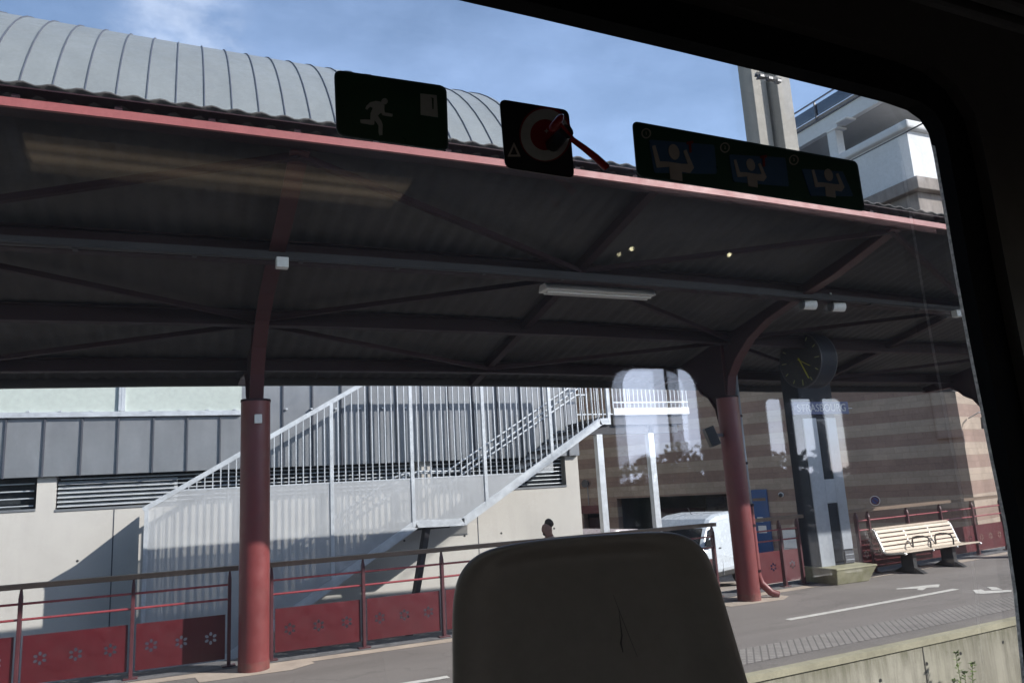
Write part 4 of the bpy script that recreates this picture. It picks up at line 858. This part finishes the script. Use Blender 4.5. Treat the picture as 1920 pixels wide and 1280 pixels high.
m = MB(); m.bar((X0+.03, Y0-.1, zt+1.05), (X0+.03, Y0+26, zt+1.05), .06, .06); m.bar((X0-.06, Y0-.1, zt+.03), (X0-.06, Y0+26, zt+.03), .06, .06); m.build('balcony_handrail', M['darksteel'], wb)
for i in range(8):
    m = MB(); m.bar((X0-.02, Y0+1.3+i*2.9, zt), (X0-.02, Y0+1.3+i*2.9, zt+1.05), .06, .06); m.build('balustrade_post', M['darksteel'], wb)
m = MB(); m.prism([(X0-.7, Y0-.6, zb-.55), (X0+14, Y0-.6, zb-.55), (X0+14, Y0+26, zb-.55), (X0-.7, Y0+26, zb-.55)], (0, 0, .5)); m.box((X0-.4, Y0-.3, -1), (X0+14, Y0+26, zb-.56)); m.build('stone_base', M['stonegrey'], wb, .03)
for i, (px, py) in enumerate(((1585, 226), (1568, 244))):
    lp = at(px, py, Z=zs0-.02); t = empty('soffit_light', lp, ('nearer', 'farther')[i]+' small square white lamp under the balcony slab of the white building', 'lamp', 'lamps under the balcony')
    m = MB(); m.box(lp-Vector((.3, .3, .07)), lp+Vector((.3, .3, .008))); m.build('housing', M['whiteplastic'], t, .01)
    m = MB(); m.box(lp-Vector((.24, .24, .09)), lp+Vector((.24, .24, -.072))); m.build('diffuser', M['signwhite'], t)
# overhead cable
a, b = at(1590, 303, D=27), at(1745, 222, D=22); a2 = a+(a-b)*1.5; b2 = b+(b-a)*2; m = MB(); m.tube([a2, (a2+b2)/2+Vector((0, 0, -.03)), b2], .022, 6); tag(m.build('overhead_cable', M['blackmetal']), 'black cable crossing in front of the white building', 'cable')
# twin pylon
t = empty('twin_pylon', at(1430, 275, D=26)*1.0, 'tall cream twin pylon rising behind the canopy with floodlight bar', 'pylon')
t.location.z = -1
q0, q1 = at(1385, 200, D=26), at(1478, 200, D=26)
ml_ = at(1391, 200, D=26); bx, by = at(1412, 200, D=26).x, at(1412, 200, D=26).y
dd = Vector((q1.x-q0.x, q1.y-q0.y, 0)).normalized()
c1_, c2_ = at(1416, 195, D=26), at(1462, 195, D=26)
for c_ in (c1_, c2_):
    m = MB(); m.box((c_.x, c_.y, -1), (c_.x+.62, c_.y+.62, 27)); m.build('pier', M['cream'], t, .02)
m = MB(); m.box((c1_.x+.64, c1_.y+.28, -1), (c2_.x-.02, c1_.y+.5, 27)); m.build('web_wall', M['zincdark'], t)
fl = at(1440, 147, D=25.2); t = empty('floodlight_bar', fl, 'dark floodlight bar fixed across the twin pylon', 'floodlight')
m = MB(); m.bar(fl+Vector((-.40, .12, .14)), fl+Vector((.40, -.12, -.1)), .16, .10); m.build('bar', M['blackmetal'], t)
m = MB()
for s_ in (-.28, 0, .28): c_ = fl+Vector((s_, -s_*.3-.05, -s_*.3-.06)); m.box(c_-Vector((.09, .09, .05)), c_+Vector((.09, .09, .05)))
m.build('lamp_head', M['darksteel'], t, .01)
m = MB(); m.tube([fl, fl+Vector((.0, .5, .25))], .03, 8); m.tube([fl+Vector((.25, 0, .05)), fl+Vector((.9, .3, .5))], .018, 6); m.build('arm', M['darksteel'], t)

# ------------------------------------------------------------------ weed at the foot of the platform
P = at(1806, 1285, Y=5.62); t = empty('weed_plant', (P.x, P.y, P.z-.55), 'leafy green weed growing up the platform face', 'plant')
m = MB(); lf = MB()
for (dx, dy, hh, bend) in ((-.03, 0, .86, -.03), (.07, -.03, .74, .13), (0, .0, .66, .05), (-.05, .02, .6, -.08)):
    pts = [Vector((P.x+dx*.2+bend*k/6, P.y+dy*k/6, P.z-.55+hh*k/6)) for k in range(7)]; m.tube(pts, [.006-.0006*k for k in range(7)], 6)
    for k in range(120):
        f = .25+.75*k/60; b_ = pts[0].lerp(pts[-1], f) if f < 1 else pts[-1]; a = random.uniform(0, 6.28); L = random.uniform(.05, .10)*(1.15-f*.55)
        d = Vector((math.cos(a), math.sin(a), random.uniform(.1, .9))).normalized(); s_ = d.cross(Vector((0, 0, 1))).normalized()*L*.22
        lf.add([b_, b_+d*L*.5+s_, b_+d*L, b_+d*L*.5-s_], [(0, 1, 2, 3)])
m.build('stem', M['leaf'], t); lf.build('leaves', M['leaf'], t)

# ------------------------------------------------------------------ train carriage we look out of
YG = 1.0
tr = empty('train_carriage', (.5, 0, .5), 'dark train carriage interior with rounded window looking out on the platform', 'train carriage')
def gp(px, py): v = at(px, py, Y=YG); return (v.x, v.z)
edge = [(855, 0), (1000, 33), (1280, 99), (1450, 140), (1600, 177), (1660, 193), (1700, 207), (1725, 225), (1741, 250), (1750, 290), (1768, 390), (1790, 520), (1812, 640), (1835, 755), (1858, 870), (1882, 985), (1900, 1110), (1917, 1290)]
hole = [gp(*e) for e in edge]; lo = hole[-1][0]
hole = hole + [(lo-.01, 1.02), (lo-.08, .95), (-.95, .95), (-1.02, 1.02), (-1.02, hole[0][1]-.06), (-.95, hole[0][1]+.0)]
def grow(loop, d):
    n = len(loop); out = []
    for i in range(n):
        p, q, r = (Vector(loop[(i+k) % n]) for k in (-1, 0, 1)); e1 = (q-p).normalized(); e2 = (r-q).normalized(); nn = (Vector((-e1.y, e1.x))+Vector((-e2.y, e2.x))).normalized(); out.append(tuple(q+nn*d))
    return out
FG = frame((0, YG, 0), (1, 0, 0), (0, 0, 1))
outer = rect(-4.6, .2, 7.2, 2.9)
g1_ = grow(hole, .075)
if abs(g1_[3][1]) < abs(hole[3][1]): g1_ = grow(hole, -.075); GS_ = -1
else: GS_ = 1
sheet('side_panel', [outer, g1_], .05, FG @ Matrix.Translation((0, 0, .035)), M['inside'], tr)
sheet('window_seal', [grow(hole, GS_*.085), hole], .035, FG @ Matrix.Translation((0, 0, .0175)), M['seal'], tr)
sheet('body_shell', [outer, grow(hole, GS_*.26)], .09, FG @ Matrix.Translation((0, 0, -.09)), M['insidedark'], tr)
sheet('window_pane', [grow(hole, GS_*.12)], .0, FG @ Matrix.Translation((0, 0, -.035)), M['pane'], tr)
sheet('outer_pane', [grow(hole, GS_*.13)], .0, FG @ Matrix.Rotation(R(.25), 4, 'Y') @ Matrix.Translation((0, 0, -.062)), M['pane2'], tr)
# dotted frit strip down the right-hand edge
m = MB(); ep = [Vector((*gp(*e), 0)) for e in ((1745, 262), (1752, 300), (1768, 390), (1790, 520), (1812, 640), (1835, 755), (1858, 870), (1882, 985), (1900, 1110), (1917, 1290))]
for a, b in zip(ep[:-1], ep[1:]):
    m.add([FG @ (a+Vector((-.0015, 0, .001))), FG @ (b+Vector((-.0015, 0, .001))), FG @ (b+Vector((-.0012, 0, .0075))), FG @ (a+Vector((-.0012, 0, .0075)))], [(0, 1, 2, 3)])
m.build('perforated_edge_strip', paint('frit_strip', (.6, .57, .55), .6, var=.55, scale=90), tr)
m = MB(); m.add([(-4.6, YG-.03, 2.80), (7.2, YG-.03, 2.80), (7.2, -1.7, 2.66), (-4.6, -1.7, 2.66)], [(0, 1, 2, 3)]); m.build('ceiling', M['inside'], tr)
m = MB(); zt_ = 2.60
for k, (y_, z_) in enumerate(((.985, 2.625), (.975, 2.65), (.95, 2.70), (.93, 2.735))): m.bar((-4.6, y_-.012, z_), (7.2, y_-.012, z_+.015), .02, .012)
m.build('cornice_ridges', paint('cornice_trim', (.09, .085, .085), .5), tr)
m = MB(); m.add([(-4.6, YG, .25), (7.2, YG, .25), (7.2, -1.7, .25), (-4.6, -1.7, .25)], [(0, 3, 2, 1)]); m.build('floor', paint('carriage_floor', (.20, .19, .18), .7), tr)
opp = [gp_ for gp_ in ()]
wA = rrect(2.40, 1.15, 2.96, 2.41, .12); wB = rrect(3.46, 1.1, 4.16, 2.22, .05); wC = rrect(1.52, 1.75, 1.86, 2.10, .05)
sheet('far_side_panel', [rect(-4.6, .2, 7.2, 2.9), wA, wB, rrect(-4.2, 1.1, -2.75, 2.45, .1), rrect(-2.5, 1.1, -.95, 2.45, .1), rrect(5.3, 1.1, 6.9, 2.45, .1)], .05, frame((0, -1.7, 0), (1, 0, 0), (0, 0, 1)), M['inside'], tr)  # last three openings added out of view to let more light inside
m = MB(); m.box((2.715, -1.70, 1.15), (2.79, -1.66, 2.41)); m.box((3.60, -1.7, 1.1), (3.66, -1.66, 2.22)); m.box((3.86, -1.7, 1.1), (3.93, -1.66, 2.22)); m.build('far_window_bar', M['insidedark'], tr)
m = MB()
for x in (-4.6, 7.2): m.add([(x, YG, .2), (x, -1.7, .2), (x, -1.7, 2.9), (x, YG, 2.9)], [(0, 1, 2, 3)])
m.build('end_wall', M['insidedark'], tr)
m = MB(); m.prism([(-.31, .13, 2.55), (.56, .13, 2.55), (.56, .27, 2.55), (-.31, .27, 2.55)], (0, 0, .012)); m.build('light_strip', M['warm'], tr)
for x, y in ((1.47, -.09), (1.88, -.06)):
    m = MB(); m.tube([(x, y, 2.55), (x, y, 2.56)], .0065, 12); m.build('ceiling_spot', M['spot'], tr)
m = MB(); m.bar((1.66, .965, .2), (1.82, .965, 2.6), .30, .03, (0, 1, 0)); m.build('pillar_cover', M['inside'], tr)

m = MB()
for xa, xb in ((-40, -4.65), (7.25, 40)): m.box((xa, -1.82, -.5), (xb, 1.12, 2.95))
m.box((-40, -1.82, 2.96), (40, 1.12, 3.3)); m.box((-40, -1.80, -.5), (40, 1.10, .19)); m.build('carriage_body', paint('train_body_paint', (.25, .26, .28), .4), tr)
rt_ = random.Random(3); m = MB()
for i in range(14000):
    x = rt_.uniform(-10, 62); hmax = 2.0+.8*math.sin(x*.31)+.6*math.sin(x*.83+1)+.35*math.sin(x*2.1)+.2*math.sin(x*5.3); z = -1.3+(hmax+1.3)*rt_.random()**.75; y = -30+rt_.uniform(-2, 2)
    c_ = Vector((x, y, z)); a_ = Vector((rt_.uniform(-1, 1), rt_.uniform(-1, 1), rt_.uniform(-1, 1))).normalized()*rt_.uniform(.12, .30); b_ = a_.orthogonal().normalized()*rt_.uniform(.12, .26); m.add([c_-a_, c_+b_, c_+a_, c_-b_], [(0, 1, 2, 3)])
tag(m.build('far_trees', M['leafdark']), 'row of trees beyond the far tracks, seen only as a reflection in the window', 'trees', kind='stuff')
# seat back
sq = [(845, 1300), (843, 1200), (844, 1140), (848, 1100), (858, 1073), (875, 1050), (900, 1032), (940, 1020), (1000, 1010), (1080, 1002), (1180, 996), (1245, 993), (1280, 998), (1310, 1013), (1330, 1036), (1345, 1072), (1360, 1120), (1385, 1205), (1412, 1300)]
DS = .86
pts = [at(x, y, D=DS) for x, y in sq]; low = [at(1470, 1500, D=DS), at(840, 1500, D=DS)]
pts = pts+low
cen = sum(pts, Vector())/len(pts); axis = (at(1120, 1100, D=1)-Vector((0, 0, EYE))).normalized()
seat = empty('passenger_seat', (cen.x, cen.y, cen.z-.4), 'dark grey moulded seat back with a scratch, in front of the window', 'seat')
me = bpy.data.meshes.new('shell'); bm = bmesh.new()
def ring(sc_, push): return [bm.verts.new(cen+(p-cen)*sc_+axis*push) for p in pts]
r0 = ring(1.0, .05); r1 = ring(1.0, .012); r2 = ring(.985, 0); r3 = ring(.90, -.002); r4 = ring(.80, .004); r5 = ring(.70, .014); r6 = ring(.45, .018); n = len(pts)
for a, b in ((r0, r1), (r1, r2), (r2, r3), (r3, r4), (r4, r5), (r5, r6)):
    for i in range(n): bm.faces.new((a[i], a[(i+1) % n], b[(i+1) % n], b[i]))
bm.faces.new(r6); bm.faces.new(list(reversed(r0)))
bmesh.ops.recalc_face_normals(bm, faces=bm.faces); bm.to_mesh(me); bm.free(); me.materials.append(M['seat'])
for p in me.polygons: p.use_smooth = True
o = link('shell', me, seat); sb = o.modifiers.new('s', 'SUBSURF'); sb.levels = 2; sb.render_levels = 3
m = MB()
sp_ = [(1160, 1140), (1163, 1165), (1166, 1190), (1164, 1205), (1168, 1222)]
m.tube([at(x, y, D=DS+.0125) for x, y in sp_], [.0002, .0004, .0008, .0011, .0004], 6); m.tube([at(x, y, D=DS+.0125) for x, y in ((1150, 1115), (1175, 1180), (1195, 1230))], [.0002, .0003, .0002], 5); m.build('scratch', M['scratch'], seat)

# ------------------------------------------------------------------ stickers and hammer on the window
def gq(px, py, d=.04): return at(px, py, Y=YG-d)
def sticker_frame(a, b, c, d=.0):
    A, B, C_ = at(*a, Y=YG+.03), at(*b, Y=YG+.03), at(*c, Y=YG+.03); return frame(A, B-A, C_-A), A, (B-A).length, (C_-A).length
def plate(name, quad, r, mat, parent, yy, n=6, thick=.0015):
    """rounded quadrilateral plate lying on the glass; quad in photograph order tl, tr, br, bl"""
    Q = [at(*p, Y=yy) for p in quad]; Q = [(p.x, p.z) for p in Q]; out = []
    for i in range(4):
        p, q, s_ = Vector(Q[i-1]), Vector(Q[i]), Vector(Q[(i+1) % 4]); a = q+(p-q).normalized()*r; b = q+(s_-q).normalized()*r
        for k in range(n+1): u = k/n; out.append(tuple((a*(1-u)*(1-u)+q*2*u*(1-u)+b*u*u)))
    return sheet(name, [out], thick, frame((0, yy, 0), (1, 0, 0), (0, 0, 1)), mat, parent)
def glow_border(quad, parent, yy, r):
    c = (sum(q[0] for q in quad)/4, sum(q[1] for q in quad)/4); g_ = [(x+(3 if x > c[0] else -3), y+(3 if y > c[1] else -3)) for x, y in quad]
    plate('glow_border', g_, r+.001, M['stickerglow'], parent, yy+.0012)  # paler rim paints the light glowing at the sticker edge
def shape(name, loops, mat, parent, yy, thick=.001):
    return sheet(name, [[((lambda v: (v.x, v.z))(at(x, y, Y=yy))) for x, y in lp] for lp in loops], thick, frame((0, yy, 0), (1, 0, 0), (0, 0, 1)), mat, parent)
YK = YG+.030
z1 = lambda L: [(630+x*220/1656, 120+y*170/1280) for x, y in L]
z3 = lambda L: [(1180+x*240/1707, 220+y*180/1280) for x, y in L]
z4 = lambda L: [(1400+x/8, 260+y/8) for x, y in L]
P = at(735, 210, Y=YK)
t = empty('emergency_exit_sticker', P, 'dark green emergency exit sticker with running man on the glass', 'sticker')
plate('plate', [(629, 134), (834, 165), (838, 281), (634, 251)], .012, M['stickergreen'], t, YK); glow_border([(629, 134), (834, 165), (838, 281), (634, 251)], t, YK, .012)
man = [z1([(520, 535), (560, 525), (625, 535), (655, 560), (685, 590), (680, 640), (690, 690), (740, 695), (800, 710), (795, 745), (730, 740), (655, 725), (640, 690), (610, 710), (590, 735), (640, 810), (658, 860), (655, 950), (655, 1005), (610, 1008), (600, 960), (600, 870), (545, 790), (540, 855), (500, 862), (350, 835), (340, 790), (400, 785), (485, 790), (490, 690), (520, 620), (480, 605), (440, 648), (412, 632), (425, 600), (480, 545)])]
shape('running_man', [man[0]], M['stickerwhite'], t, YK-.0018); shape('head', [z1(ell(685, 530, 45, 44, 16))], M['stickerwhite'], t, YK-.0018)
shape('door_pictogram', [z1([(1190, 420), (1420, 445), (1440, 755), (1195, 720)]), z1([(1335, 475), (1380, 480), (1380, 640), (1357, 640), (1350, 490), (1335, 487)])], M['stickerwhite'], t, YK-.0018)
P = at(1005, 260, Y=YK); z2 = lambda L: [(920+x*240/1707, 170+y*180/1280) for x, y in L]
t = empty('hammer_sticker', P, 'black square sticker with red and white target behind the emergency hammer', 'sticker')
plate('plate', [(936, 186), (1066, 207), (1077, 335), (947, 315)], .013, M['stickerblack'], t, YK)
shape('red_disc', [z2(ell(730, 582, 350, 366, 36))], M['hammerdark'], t, YK-.0016)
shape('white_ring', [z2(ell(725, 590, 325, 345, 36)), z2(ell(725, 590, 198, 208, 36))], M['stickerwhite'], t, YK-.003)
shape('centre_star', [z2([(745+34*(1 if k % 2 == 0 else .35)*math.cos(R(45*k)), 540+34*(1 if k % 2 == 0 else .35)*math.sin(R(45*k))) for k in range(8)])], M['stickerwhite'], t, YK-.003)
shape('warning_triangle', [z2([(310, 690), (400, 880), (225, 880)]), z2([(312, 740), (360, 855), (262, 855)])], M['stickerskin'], t, YK-.0016)
P = at(1060, 255, Y=YG-.02); t = empty('emergency_hammer', P, 'red emergency hammer held in front of the target sticker', 'hammer')
hm = [(870, 400), (1000, 560), (1100, 660), (1250, 770), (1400, 890), (1550, 1030)]
m = MB(); m.tube([at(*q, Y=YG-.02) for q in z2(hm)], [.0055, .005, .0045, .0052, .006, .0066], 14); m.build('handle', M['hammerred'], t)
m = MB(); a, b = (at(*q, Y=YG-.022) for q in z2([(800, 530), (950, 340)])); m.tube([a, a.lerp(b, .15), a.lerp(b, .8), b], [.003, .0065, .0065, .004], 14); m.build('head', M['hammerred'], t)
m = MB(); m.tube([b, b+(b-a)*.12], [.004, .0006], 10); m.build('steel_tip', M['benchmetal'], t)
m = MB(); q = at(*z2([(1000, 560)])[0], Y=YG-.02); m.tube([q+Vector((0, -.004, 0)), q+Vector((0, .05, 0))], .012, 14); m.build('holder_clip', M['stickerblack'], t)
P = at(1400, 312, Y=YK); t = empty('instruction_sticker', P, 'long green sticker with three numbered pictures showing how to break the window', 'sticker')
plate('plate', [(1188, 230), (1604, 306), (1619, 394), (1197, 328)], .012, M['stickergreen'], t, YK); glow_border([(1188, 230), (1604, 306), (1619, 394), (1197, 328)], t, YK, .012)
def bust(C, sx, sy, lean, arms):
    def q(x, y): return (C[0]+x*sx+y*lean, C[1]+y*sy+x*sx*.16)
    body = [q(-15, -8), q(-47, -2), q(-55, -45), q(-47, -48), q(-38, -16), q(-18, -18), q(18, -18), q(34, -20), q(24, -45), q(32, -49), q(49, -14), q(38, -2), q(17, -2), q(17, 17), q(-14, 17)]
    return body, [q(x, y) for x, y in ell(0, -40, 14, 16, 14)]
for (win, C, num, num_c, s_) in ((z3([(260, 300), (1130, 370), (1165, 755), (330, 740)]), (1266, 322), '1', z3([(225, 215)])[0], .92),
                            ([(1367, 290), (1472, 296), (1479, 350), (1375, 341)], (1410, 338), '2', z3([(1275, 405)])[0], .72),
                            (z4([(825, 455), (1440, 495), (1600, 865), (960, 860)]), (1556, 357), '3', z4([(708, 320)])[0], .72)):
    Q = [at(*p, Y=YK) for p in win]
    pn = plate('window_picture', win, .004, M['stickerblue'], t, YK-.0018)
    body, head = bust(C, s_*.8, s_, .06, 0)
    shape('figure', [body], M['stickerskin'], pn, YK-.0032); shape('figure_head', [head], M['stickerskin'], pn, YK-.0036)
    shape('number_ring', [ell(*num_c, 9, 9.6, 20), ell(*num_c, 7, 7.6, 20)], M['stickerskin'], t, YK-.0018)
    v = at(*num_c, Y=YK-.002); text('number', num, .0095, frame(v, (1, 0, 0), (0, 0, 1)), M['stickerskin'], t, .001)
    hx = C[0]+30*s_; hy = C[1]-52*s_
    if num != '3': shape('hammer_picture', [[(hx-6, hy-8), (hx+6, hy-10), (hx+6, hy-5), (hx+2, hy-4), (hx+3, hy+12), (hx-1, hy+12), (hx-2, hy-4), (hx-6, hy-3)]], M['hammerdark'], pn, YK-.004)
